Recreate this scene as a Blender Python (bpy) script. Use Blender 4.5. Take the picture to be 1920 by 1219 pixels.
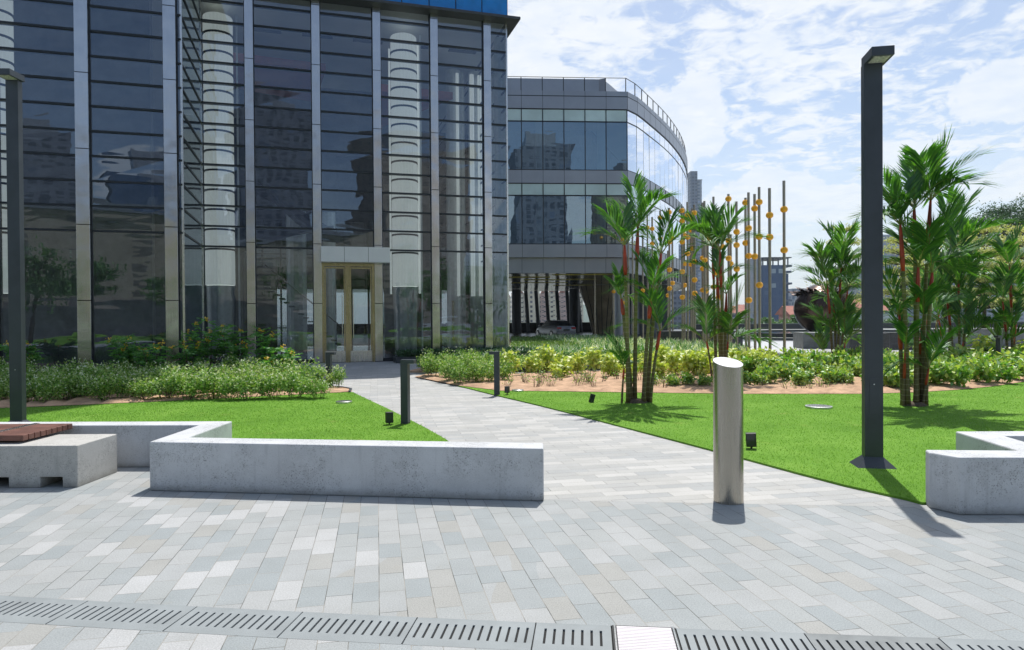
import bpy, bmesh, math, random
import numpy as np
from mathutils import Vector, Matrix
R = math.radians
for o in list(bpy.data.objects): bpy.data.objects.remove(o, do_unlink=True)
scene = bpy.context.scene
col = scene.collection
random.seed(7); RNG = np.random.default_rng(11)

# ------------------------------------------------------------------ camera
CAM_H, PITCH, ROLL, F = 1.55, 0.5, 0.4, 1280.0
cam_d = bpy.data.cameras.new('camera'); cam = bpy.data.objects.new('camera', cam_d); col.objects.link(cam)
cam_d.lens = 24.0; cam_d.sensor_width = 36.0; cam_d.clip_start = 0.05; cam_d.clip_end = 20000
cam.matrix_world = Matrix.Translation((0, 0, CAM_H)) @ Matrix.Rotation(R(90 - PITCH), 4, 'X') @ Matrix.Rotation(R(-ROLL), 4, 'Z')
scene.camera = cam
CM = cam.matrix_world.to_3x3()
def ray(px, py):
    return CM @ Vector(((px - 960) / F, -(py - 609.5) / F, -1.0))
def G(px, py, z=0.0):
    d = ray(px, py); t = (z - CAM_H) / d.z
    return Vector((d.x * t, d.y * t, z))
def D(px, py, Y):
    d = ray(px, py); t = Y / d.y
    return Vector((d.x * t, Y, CAM_H + d.z * t))

# ------------------------------------------------------------------ sun, sky, exposure
SUN_EL, SUN_AZ = 64.0, 17.5
sd = Vector((math.sin(R(SUN_AZ)) * math.cos(R(SUN_EL)), math.cos(R(SUN_AZ)) * math.cos(R(SUN_EL)), math.sin(R(SUN_EL))))
sl = bpy.data.lights.new('sun', 'SUN'); sl.energy = 4.6; sl.angle = R(0.5); sl.color = (1.0, 0.955, 0.89)
so = bpy.data.objects.new('sun', sl); col.objects.link(so); so.rotation_euler = sd.to_track_quat('Z', 'Y').to_euler()
scene.view_settings.view_transform = 'Standard'; scene.view_settings.look = 'None'
scene.view_settings.exposure = 0.12; scene.view_settings.gamma = 1.0
world = bpy.data.worlds.new('World'); scene.world = world; world.use_nodes = True

class NT:
    """small node-tree helper"""
    def __init__(s, nt): s.nt = nt; s.n = nt.nodes; s.l = nt.links
    def node(s, typ, **kw):
        n = s.n.new(typ)
        for k, v in kw.items():
            if k.startswith('i_'):
                n.inputs[k[2:].replace('_', ' ')].default_value = v
            else: setattr(n, k, v)
        return n
    def link(s, a, b): s.l.new(a, b)
    def math(s, op, a, b=None, clamp=False, c=None):
        n = s.n.new('ShaderNodeMath'); n.operation = op; n.use_clamp = clamp
        for i, v in enumerate((a, b, c)):
            if v is None: continue
            if isinstance(v, (int, float)): n.inputs[i].default_value = v
            else: s.l.new(v, n.inputs[i])
        return n.outputs[0]
    def smooth(s, v, a, b, o0=0.0, o1=1.0):
        n = s.n.new('ShaderNodeMapRange'); n.interpolation_type = 'SMOOTHSTEP'
        s.l.new(v, n.inputs['Value'])
        n.inputs['From Min'].default_value = a; n.inputs['From Max'].default_value = b
        n.inputs['To Min'].default_value = o0; n.inputs['To Max'].default_value = o1
        return n.outputs['Result']
    def noise(s, vec, scale, detail=4, rough=0.55, dist=0.0):
        n = s.n.new('ShaderNodeTexNoise'); n.inputs['Scale'].default_value = scale
        n.inputs['Detail'].default_value = detail; n.inputs['Roughness'].default_value = rough
        n.inputs['Distortion'].default_value = dist
        if vec is not None: s.l.new(vec, n.inputs['Vector'])
        return n.outputs['Fac']
    def ramp(s, v, stops, interp='LINEAR'):
        n = s.n.new('ShaderNodeValToRGB'); cr = n.color_ramp; cr.interpolation = interp
        while len(cr.elements) < len(stops): cr.elements.new(0.5)
        for e, (p, c) in zip(cr.elements, stops):
            e.position = p; e.color = (*c, 1)
        s.l.new(v, n.inputs['Fac']); return n.outputs['Color']
    def mix(s, fac, a, b, mode='MIX'):
        n = s.n.new('ShaderNodeMix'); n.data_type = 'RGBA'; n.blend_type = mode
        for sock, v in ((n.inputs['Factor'], fac), (n.inputs['A'], a), (n.inputs['B'], b)):
            if isinstance(v, (int, float)): sock.default_value = v
            elif isinstance(v, tuple): sock.default_value = (*v, 1)
            else: s.l.new(v, sock)
        return n.outputs['Result']

def build_world():
    t = NT(world.node_tree); t.n.clear()
    out = t.node('ShaderNodeOutputWorld')
    tc = t.node('ShaderNodeTexCoord'); gen = tc.outputs['Generated']
    sky = t.node('ShaderNodeTexSky'); sky.sky_type = 'NISHITA'; sky.sun_disc = False
    sky.sun_elevation = R(SUN_EL); sky.sun_rotation = R(SUN_AZ); sky.air_density = 1.0; sky.dust_density = 1.2; sky.ozone_density = 1.6
    b1 = t.node('ShaderNodeBackground'); t.link(sky.outputs[0], b1.inputs[0]); b1.inputs[1].default_value = 0.13
    sep = t.node('ShaderNodeSeparateXYZ'); t.link(gen, sep.inputs[0])
    x, y, z = sep.outputs
    zz = t.math('MAXIMUM', z, 0.02)
    zz = t.math('ADD', zz, 0.10)
    u = t.math('DIVIDE', x, zz); v = t.math('DIVIDE', y, zz)
    cmb = t.node('ShaderNodeCombineXYZ'); t.link(u, cmb.inputs[0]); t.link(v, cmb.inputs[1])
    # altocumulus: puffs broken by streaks
    n1 = t.noise(cmb.outputs[0], 3.6, 7, 0.62, 0.35)
    n2 = t.noise(cmb.outputs[0], 11.0, 5, 0.6, 0.6)
    n3 = t.noise(cmb.outputs[0], 0.8, 2, 0.5, 0.0)
    a = t.math('ADD', t.math('MULTIPLY', n1, 0.56), t.math('MULTIPLY', n2, 0.44))
    a = t.math('ADD', a, t.math('MULTIPLY', t.math('SUBTRACT', n3, 0.5), 0.30))
    el = t.math('ARCSINE', z)
    hi = t.smooth(el, 0.12, 0.30, -0.07, 0.065)
    a = t.math('ADD', a, hi)
    alto = t.smooth(a, 0.435, 0.61)
    # cumulus heads low over the city: ellipses in azimuth / elevation with noisy edges
    az = t.math('ARCTAN2', x, y)
    edge = t.math('MULTIPLY', t.math('SUBTRACT', t.noise(gen, 17.0, 7, 0.62), 0.5), 1.5)
    cum = None
    for (a0, e0, ra, re) in ((0.262, 0.280, 0.050, 0.068), (0.215, 0.25, 0.06, 0.07), (0.365, 0.165, 0.075, 0.040), (0.445, 0.150, 0.05, 0.025), (0.29, 0.135, 0.09, 0.025),
                             (0.66, 0.26, 0.10, 0.035), (0.70, 0.155, 0.12, 0.03), (0.52, 0.20, 0.05, 0.02),
                             (-0.8, 0.2, 0.2, 0.06), (-1.5, 0.15, 0.3, 0.05), (2.4, 0.13, 0.3, 0.05), (3.0, 0.16, 0.12, 0.06), (-2.5, 0.12, 0.25, 0.04)):
        dx = t.math('DIVIDE', t.math('SUBTRACT', az, a0), ra); dy = t.math('DIVIDE', t.math('SUBTRACT', el, e0), re)
        d = t.math('SQRT', t.math('ADD', t.math('MULTIPLY', dx, dx), t.math('MULTIPLY', dy, dy)))
        m = t.math('SUBTRACT', 1.15, d)
        cum = m if cum is None else t.math('MAXIMUM', cum, m)
    cum = t.smooth(t.math('ADD', cum, edge), 0.05, 0.25)
    cum = t.math('MULTIPLY', cum, 0.78)
    # thin veil everywhere near the horizon and over the camera's half of the sky
    front = t.smooth(y, -0.35, 0.45)
    veil = t.math('MULTIPLY', t.smooth(t.noise(cmb.outputs[0], 0.6, 4, 0.6), 0.3, 0.75), 0.28)
    hz = t.smooth(el, 0.0, 0.35, 0.60, 0.10)
    f = t.math('MAXIMUM', t.math('MULTIPLY', alto, 0.86), veil)
    f = t.math('MULTIPLY', f, t.math('ADD', t.math('MULTIPLY', front, 0.86), 0.14))
    f = t.math('MAXIMUM', f, cum)
    f = t.math('MAXIMUM', f, t.math('MULTIPLY', hz, t.math('ADD', t.math('MULTIPLY', front, 0.7), 0.3)))
    shade = t.noise(cmb.outputs[0], 6.0, 5, 0.6)
    cc = t.ramp(shade, [(0.3, (0.84, 0.90, 0.98)), (0.6, (0.97, 0.99, 1.0))])
    b2 = t.node('ShaderNodeBackground'); t.link(cc, b2.inputs[0]); b2.inputs[1].default_value = 0.96
    ms = t.node('ShaderNodeMixShader'); t.link(f, ms.inputs[0]); t.link(b1.outputs[0], ms.inputs[1]); t.link(b2.outputs[0], ms.inputs[2])
    t.link(ms.outputs[0], out.inputs[0])
build_world()

# ------------------------------------------------------------------ helpers
def tag(o, label=None, cat=None, group=None, kind=None):
    if label: o['label'] = label
    if cat: o['category'] = cat
    if group: o['group'] = group
    if kind: o['kind'] = kind
    return o
def empty(name, loc=(0, 0, 0), rz=0.0, label=None, cat=None, group=None):
    o = bpy.data.objects.new(name, None); col.objects.link(o); o.empty_display_size = 0.1
    o.location = loc; o.rotation_euler = (0, 0, rz)
    return tag(o, label, cat, group)
def copy_tree(o, parent=None):
    c = o.copy(); col.objects.link(c)
    if parent is not None: c.parent = parent
    for ch in o.children: copy_tree(ch, c)
    return c
class MB:
    def __init__(s): s.v = []; s.f = []; s.mi = []
    def add(s, vs, fs):
        b = len(s.v); s.v += [tuple(p) for p in vs]; s.f += [tuple(b + i for i in f) for f in fs]; return s
    def box(s, x0, y0, z0, x1, y1, z1, M=None):
        vs = [(x0, y0, z0), (x1, y0, z0), (x1, y1, z0), (x0, y1, z0), (x0, y0, z1), (x1, y0, z1), (x1, y1, z1), (x0, y1, z1)]
        if M is not None: vs = [M @ Vector(p) for p in vs]
        return s.add(vs, [(0, 3, 2, 1), (4, 5, 6, 7), (0, 1, 5, 4), (1, 2, 6, 5), (2, 3, 7, 6), (3, 0, 4, 7)])
    def prism(s, poly, z0, z1):
        n = len(poly); area = sum(poly[i][0] * poly[(i + 1) % n][1] - poly[(i + 1) % n][0] * poly[i][1] for i in range(n))
        if area < 0: poly = poly[::-1]
        vs = [(p[0], p[1], z0) for p in poly] + [(p[0], p[1], z1) for p in poly]
        fs = [tuple(range(n))[::-1], tuple(range(n, 2 * n))] + [(i, (i + 1) % n, n + (i + 1) % n, n + i) for i in range(n)]
        return s.add(vs, fs)
    def sheet(s, poly, z):
        n = len(poly); area = sum(poly[i][0] * poly[(i + 1) % n][1] - poly[(i + 1) % n][0] * poly[i][1] for i in range(n))
        if area < 0: poly = poly[::-1]
        return s.add([(p[0], p[1], z) for p in poly], [tuple(range(n))])
    def lathe(s, cx, cy, prof, n=24, cap=True, ax='z'):
        """prof: list of (r, z)"""
        vs = []
        for r, z in prof:
            for k in range(n):
                a = 2 * math.pi * k / n; p = (r * math.cos(a), r * math.sin(a), z)
                if ax == 'z': vs.append((cx + p[0], cy + p[1], z))
                elif ax == 'x': vs.append((z, cx + p[0], cy + p[1]))
                else: vs.append((cx + p[0], z, cy + p[1]))
        fs = []
        m = len(prof)
        for i in range(m - 1):
            for k in range(n):
                fs.append((i * n + k, i * n + (k + 1) % n, (i + 1) * n + (k + 1) % n, (i + 1) * n + k))
        if cap: fs += [tuple(range(n))[::-1], tuple(range((m - 1) * n, m * n))]
        return s.add(vs, fs)
    def tube(s, pts, rad, n=8):
        pts = [Vector(p) for p in pts]
        if not hasattr(rad, '__len__'): rad = [rad] * len(pts)
        vs = []; fs = []
        up = Vector((0, 0, 1)) if abs((pts[-1] - pts[0]).normalized().z) < 0.9 else Vector((1, 0, 0))
        for i, p in enumerate(pts):
            t = (pts[min(i + 1, len(pts) - 1)] - pts[max(i - 1, 0)]).normalized()
            a = t.cross(up).normalized(); b = a.cross(t)
            for k in range(n):
                an = 2 * math.pi * k / n; vs.append(p + (a * math.cos(an) + b * math.sin(an)) * rad[i])
        for i in range(len(pts) - 1):
            for k in range(n): fs.append((i * n + k, (i + 1) * n + k, (i + 1) * n + (k + 1) % n, i * n + (k + 1) % n))
        fs += [tuple(range(n)), tuple(range((len(pts) - 1) * n, len(pts) * n))[::-1]]
        return s.add(vs, fs)
    def sphere(s, c, r, n=16, m=10, sq=(1, 1, 1)):
        prof = []
        vs = []; fs = []
        for i in range(m + 1):
            th = math.pi * i / m
            for k in range(n):
                a = 2 * math.pi * k / n
                vs.append((c[0] + r * sq[0] * math.sin(th) * math.cos(a), c[1] + r * sq[1] * math.sin(th) * math.sin(a), c[2] - r * sq[2] * math.cos(th)))
        for i in range(m):
            for k in range(n): fs.append((i * n + k, i * n + (k + 1) % n, (i + 1) * n + (k + 1) % n, (i + 1) * n + k))
        return s.add(vs, fs)
    def mesh(s, name, mat, smooth=False):
        me = bpy.data.meshes.new(name); me.from_pydata(s.v, [], s.f); me.update()
        if mat: me.materials.append(mat)
        if smooth: me.polygons.foreach_set('use_smooth', [True] * len(me.polygons))
        return me
    def build(s, name, mat, parent=None, smooth=False, bevel=0.0, loc=None, seg=2, angle=False):
        o = bpy.data.objects.new(name, s.mesh(name, mat, smooth)); col.objects.link(o)
        if parent is not None: o.parent = parent
        if loc is not None: o.location = loc
        if bevel:
            m = o.modifiers.new('bevel', 'BEVEL'); m.width = bevel; m.segments = seg; m.limit_method = 'ANGLE'; m.angle_limit = R(35); m.harden_normals = False
        if angle:
            me = o.data
            bm = bmesh.new(); bm.from_mesh(me)
            for e in bm.edges:
                if len(e.link_faces) == 2 and e.calc_face_angle(0) > R(40): e.smooth = False
            bm.to_mesh(me); bm.free()
        return o
def np_obj(name, V, Fq, mat, parent=None, k=4, loc=None):
    """V (n,3) array, Fq (m,k) int array"""
    me = bpy.data.meshes.new(name); V = np.asarray(V, np.float32); Fq = np.asarray(Fq, np.int32)
    me.vertices.add(len(V)); me.vertices.foreach_set('co', V.ravel())
    me.loops.add(Fq.size); me.loops.foreach_set('vertex_index', Fq.ravel())
    me.polygons.add(len(Fq)); me.polygons.foreach_set('loop_start', np.arange(0, Fq.size, k, dtype=np.int32))
    me.polygons.foreach_set('loop_total', np.full(len(Fq), k, np.int32))
    me.update(calc_edges=True); me.materials.append(mat)
    o = bpy.data.objects.new(name, me); col.objects.link(o)
    if parent is not None: o.parent = parent
    if loc is not None: o.location = loc
    return o
def nrm(a): return a / np.maximum(np.linalg.norm(a, axis=-1, keepdims=True), 1e-9)
def leaves(P, Dr, L, W, rng=RNG, fold=0.0):
    """diamond leaves from base points P along Dr, length L, width W -> V, F"""
    n = len(P); Dr = nrm(Dr)
    up = rng.normal(size=(n, 3)) * 0.55 + np.array([0, 0, 1.0]); s = nrm(np.cross(Dr, up))
    L = np.broadcast_to(L, (n,))[:, None]; W = np.broadcast_to(W, (n,))[:, None]
    nn = np.cross(s, Dr)
    a = P; b = P + Dr * L * 0.45 + s * W * 0.5 - nn * W * 0.12; c = P + Dr * L - nn * L * 0.10; d = P + Dr * L * 0.45 - s * W * 0.5 - nn * W * 0.12
    V = np.stack([a, b, c, d], 1).reshape(-1, 3); Fq = np.arange(4 * n).reshape(n, 4)
    return V, Fq

# ------------------------------------------------------------------ materials
def mat_base(name):
    m = bpy.data.materials.new(name); m.use_nodes = True; t = NT(m.node_tree)
    bs = t.n.get('Principled BSDF'); return m, t, bs
def objcoord(t):
    return t.node('ShaderNodeTexCoord').outputs['Object']
def mat(name, c, rough=0.6, metal=0.0, var=0.12, vscale=6.0, bump=0.0, bscale=60.0, spec=0.5, c2=None, grain=0.0):
    m, t, bs = mat_base(name)
    oc = objcoord(t)
    n = t.noise(oc, vscale, 5, 0.6)
    c2 = c2 or tuple(x * (1 - var * 1.6) for x in c)
    ch = tuple(min(1, x * (1 + var)) for x in c)
    cc = t.ramp(n, [(0.3, c2), (0.7, ch)])
    if grain:
        g = t.noise(oc, bscale * 2, 2, 0.5)
        cc = t.mix(1.0, cc, t.ramp(g, [(0.3, (1 - grain,) * 3), (0.7, (1.0,) * 3)]), 'MULTIPLY')
    t.link(cc, bs.inputs['Base Color'])
    bs.inputs['Roughness'].default_value = rough; bs.inputs['Metallic'].default_value = metal
    bs.inputs['Specular IOR Level'].default_value = spec
    if bump:
        b = t.node('ShaderNodeBump'); b.inputs['Strength'].default_value = bump; b.inputs['Distance'].default_value = 0.01
        t.link(t.noise(oc, bscale, 4, 0.6), b.inputs['Height']); t.link(b.outputs[0], bs.inputs['Normal'])
    return m
M = {}
M['dark_metal'] = mat('dark_metal', (0.050, 0.060, 0.075), 0.42, 0.25, 0.12, 3.0, bump=0.03, bscale=200)
M['black'] = mat('black_plastic', (0.014, 0.015, 0.016), 0.45, 0, 0.1)
M['frame'] = mat('dark_frame', (0.028, 0.033, 0.042), 0.4, 0.5, 0.1)
M['trim'] = mat('dark_trim', (0.05, 0.055, 0.065), 0.5, 0.3, 0.1)
def steel(name, c, rough, joint=None, aniso=0.0, wobble=0.02, streak=True):
    m, t, bs = mat_base(name); oc = objcoord(t)
    mp = t.node('ShaderNodeMapping'); t.link(oc, mp.inputs[0]); mp.inputs['Scale'].default_value = (60, 60, 0.8)
    n = t.noise(mp.outputs[0], 2.0, 3, 0.6); n2 = t.noise(oc, 1.6, 4, 0.6)
    f = t.math('ADD', t.math('MULTIPLY', n, 0.5), t.math('MULTIPLY', n2, 0.5))
    cc = t.ramp(f, [(0.3, tuple(x * 0.82 for x in c)), (0.7, c)])
    if joint:
        sp = t.node('ShaderNodeSeparateXYZ'); t.link(oc, sp.inputs[0])
        fr = t.math('FRACT', t.math('DIVIDE', sp.outputs[2], joint))
        j = t.math('LESS_THAN', fr, 0.012)
        cc = t.mix(j, cc, (0.05, 0.05, 0.05))
    t.link(cc, bs.inputs['Base Color']); bs.inputs['Metallic'].default_value = 1.0
    t.link(t.smooth(f, 0.3, 0.7, rough * 0.75, rough * 1.25), bs.inputs['Roughness'])
    b = t.node('ShaderNodeBump'); b.inputs['Strength'].default_value = wobble; b.inputs['Distance'].default_value = 0.2
    t.link(t.noise(oc, 1.7, 1, 0.4), b.inputs['Height']); t.link(b.outputs[0], bs.inputs['Normal'])
    return m
M['steel'] = steel('brushed_steel', (0.60, 0.60, 0.61), 0.20, joint=2.15, wobble=0.10)
M['steel_plain'] = steel('steel_plain', (0.70, 0.69, 0.67), 0.26, wobble=0.03)
M['steel_bollard'] = steel('steel_bollard', (0.42, 0.395, 0.35), 0.26, wobble=0.01)
M['steel_top'] = steel('steel_top', (0.62, 0.63, 0.66), 0.32, wobble=0.01)
M['pole'] = steel('pole_steel', (0.36, 0.325, 0.265), 0.30)
M['brass'] = steel('door_brass', (0.40, 0.35, 0.22), 0.24)
M['canopy'] = mat('satin_silver', (0.72, 0.73, 0.74), 0.42, 0.35, 0.05, 1.0)

def glassmat(name, tint, refl_rough=0.0, ior=1.5, boost=1.0, wob=0.03, wscale=0.7, gloss=(1, 1, 1)):
    """thin architectural glass: tinted see-through mixed with a mirror by Fresnel"""
    m, t, bs = mat_base(name); t.n.remove(bs); out = t.n['Material Output']
    oc = objcoord(t)
    tr = t.node('ShaderNodeBsdfTransparent'); tr.inputs[0].default_value = (*tint, 1)
    gl = t.node('ShaderNodeBsdfGlossy'); gl.inputs['Color'].default_value = (*gloss, 1); gl.inputs['Roughness'].default_value = refl_rough
    fr = t.node('ShaderNodeFresnel'); fr.inputs[0].default_value = ior
    b = t.node('ShaderNodeBump'); b.inputs['Strength'].default_value = wob; b.inputs['Distance'].default_value = 0.3
    mp = t.node('ShaderNodeMapping'); t.link(oc, mp.inputs[0]); mp.inputs['Scale'].default_value = (0.35, 1.0, 1.6)
    t.link(t.noise(mp.outputs[0], wscale, 2, 0.4), b.inputs['Height']); t.link(b.outputs[0], gl.inputs['Normal'])
    f = t.math('MULTIPLY', fr.outputs[0], boost, clamp=True)
    ms = t.node('ShaderNodeMixShader'); t.link(f, ms.inputs[0]); t.link(tr.outputs[0], ms.inputs[1]); t.link(gl.outputs[0], ms.inputs[2])
    t.link(ms.outputs[0], out.inputs[0]); return m
M['glass'] = glassmat('tower_glass', (0.66, 0.71, 0.73), boost=3.9, wob=0.030, wscale=0.9, gloss=(0.70, 0.82, 1.0))
M['glass_ret'] = glassmat('return_glass', (0.66, 0.78, 0.82), boost=0.9, wob=0.02, gloss=(0.8, 0.9, 1.0))
M['glass_side'] = glassmat('side_glass', (0.72, 0.80, 0.82), boost=1.6, wob=0.02)
M['glass_block'] = glassmat('block_glass', (0.36, 0.48, 0.56), boost=7.0, wob=0.02, gloss=(0.66, 0.86, 1.0))
M['glass_curve'] = glassmat('curve_glass', (0.25, 0.3, 0.35), boost=9.0, wob=0.006, wscale=0.3, gloss=(0.88, 0.92, 1.0))

def foliage(name, cols, trans=0.35, rough=0.5, gloss=0.06):
    m, t, bs = mat_base(name); t.n.remove(bs); out = t.n['Material Output']
    ge = t.node('ShaderNodeNewGeometry')
    oi = t.node('ShaderNodeObjectInfo')
    v = t.math('FRACT', t.math('ADD', ge.outputs['Random Per Island'], t.math('MULTIPLY', oi.outputs['Random'], 0.25)))
    stops = [(i / max(1, len(cols) - 1) * 0.98, c) for i, c in enumerate(cols)]
    cc = t.ramp(v, stops)
    df = t.node('ShaderNodeBsdfDiffuse'); tl = t.node('ShaderNodeBsdfTranslucent'); gs = t.node('ShaderNodeBsdfGlossy')
    gs.inputs['Roughness'].default_value = 0.5; gs.inputs['Color'].default_value = (0.9, 0.95, 1, 1)
    t.link(cc, df.inputs[0])
    tc2 = t.mix(1.0, cc, (1.25, 1.35, 0.55), 'MULTIPLY'); t.link(tc2, tl.inputs[0])
    m1 = t.node('ShaderNodeMixShader'); m1.inputs[0].default_value = trans; t.link(df.outputs[0], m1.inputs[1]); t.link(tl.outputs[0], m1.inputs[2])
    m2 = t.node('ShaderNodeMixShader'); m2.inputs[0].default_value = gloss; t.link(m1.outputs[0], m2.inputs[1]); t.link(gs.outputs[0], m2.inputs[2])
    t.link(m2.outputs[0], out.inputs[0]); return m
M['hedge'] = foliage('hedge_leaf', [(0.07, 0.18, 0.03), (0.16, 0.32, 0.055), (0.28, 0.44, 0.11), (0.44, 0.54, 0.22)], gloss=0.025)
M['flower_w'] = foliage('white_flower', [(0.75, 0.78, 0.62), (0.62, 0.68, 0.42)], 0.2)
M['flower_y'] = foliage('yellow_flower', [(0.85, 0.50, 0.01), (0.80, 0.62, 0.03)], 0.25)
M['bells'] = foliage('bells_leaf', [(0.05, 0.19, 0.03), (0.10, 0.30, 0.045), (0.18, 0.40, 0.07)], 0.45)
M['lime'] = foliage('lime_leaf', [(0.32, 0.46, 0.05), (0.56, 0.64, 0.12), (0.72, 0.74, 0.28), (0.34, 0.46, 0.05)], 0.35)
M['broad'] = foliage('broad_leaf', [(0.08, 0.22, 0.03), (0.17, 0.38, 0.045), (0.34, 0.50, 0.08), (0.52, 0.58, 0.16)], 0.35, gloss=0.08)
M['spider'] = foliage('striped_leaf', [(0.06, 0.19, 0.03), (0.10, 0.28, 0.05), (0.14, 0.32, 0.08), (0.70, 0.76, 0.62), (0.80, 0.84, 0.74)], 0.3)
M['cover'] = foliage('cover_leaf', [(0.07, 0.17, 0.02), (0.13, 0.25, 0.03), (0.20, 0.30, 0.06)], 0.3)
M['juniper'] = foliage('juniper_leaf', [(0.02, 0.07, 0.02), (0.05, 0.13, 0.03)], 0.2)
M['palm'] = foliage('palm_leaf', [(0.022, 0.095, 0.020), (0.055, 0.185, 0.025), (0.14, 0.32, 0.04), (0.035, 0.13, 0.025), (0.09, 0.25, 0.032)], 0.45, gloss=0.05)
M['palm_dry'] = foliage('palm_dry', [(0.30, 0.28, 0.16), (0.22, 0.25, 0.12)], 0.3)
M['twig'] = mat('twig', (0.11, 0.08, 0.05), 0.8, 0, 0.2)
M['tree_dark'] = foliage('tree_dark', [(0.02, 0.06, 0.02), (0.04, 0.10, 0.03), (0.06, 0.13, 0.045)], 0.3)
M['tree_pale'] = foliage('tree_pale', [(0.42, 0.44, 0.14), (0.52, 0.50, 0.22), (0.30, 0.36, 0.10), (0.60, 0.58, 0.34)], 0.4)
M['tree_mid'] = foliage('tree_mid', [(0.04, 0.11, 0.03), (0.09, 0.20, 0.045), (0.14, 0.26, 0.06)], 0.3)
M['bark'] = mat('bark', (0.10, 0.075, 0.055), 0.9, 0, 0.25, 12, bump=0.6, bscale=30)

def concrete(name, c, pits=0.5, stain=(0.62, 0.62, 0.62)):
    m, t, bs = mat_base(name); oc = objcoord(t)
    n = t.noise(oc, 2.2, 5, 0.6)
    cc = t.ramp(n, [(0.3, tuple(x * 0.86 for x in c)), (0.7, tuple(x * 1.06 for x in c))])
    # pitted patches
    pit = t.noise(oc, 85.0, 2, 0.5); area = t.smooth(t.noise(oc, 2.6, 3, 0.6), 0.40, 0.62)
    pm = t.math('MULTIPLY', t.smooth(pit, 0.56, 0.66), t.math('ADD', t.math('MULTIPLY', area, 0.85 * pits), 0.15 * pits))
    cc = t.mix(pm, cc, tuple(x * 0.30 for x in c))
    blot = t.math('MULTIPLY', t.math('MULTIPLY', area, t.smooth(t.noise(oc, 16.0, 4, 0.7), 0.42, 0.62)), 0.42 * pits)
    cc = t.mix(blot, cc, tuple(x * 0.52 for x in c))
    sp = t.smooth(t.noise(oc, 150.0, 2, 0.5), 0.60, 0.68)
    cc = t.mix(t.math('MULTIPLY', sp, 0.45), cc, (0.72, 0.72, 0.70))
    sp3 = t.node('ShaderNodeSeparateXYZ'); t.link(oc, sp3.inputs[0])
    mps = t.node('ShaderNodeMapping'); t.link(oc, mps.inputs[0]); mps.inputs['Scale'].default_value = (14, 14, 0.9)
    drip = t.math('MULTIPLY', t.smooth(t.noise(mps.outputs[0], 1.0, 3, 0.6), 0.56, 0.74), 0.30); cc = t.mix(drip, cc, tuple(x * 0.55 for x in c))
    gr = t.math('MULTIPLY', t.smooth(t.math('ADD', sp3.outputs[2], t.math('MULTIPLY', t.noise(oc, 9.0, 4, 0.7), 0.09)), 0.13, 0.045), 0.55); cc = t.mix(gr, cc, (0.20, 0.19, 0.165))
    t.link(cc, bs.inputs['Base Color']); bs.inputs['Roughness'].default_value = 0.85
    b = t.node('ShaderNodeBump'); b.inputs['Strength'].default_value = 0.35; b.inputs['Distance'].default_value = 0.004; b.invert = True
    t.link(pm, b.inputs['Height']); t.link(b.outputs[0], bs.inputs['Normal'])
    return m
M['seat_conc'] = concrete('seat_concrete', (0.56, 0.58, 0.60), 0.75)
M['block_conc'] = concrete('block_concrete', (0.47, 0.465, 0.44), 0.6)

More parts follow.
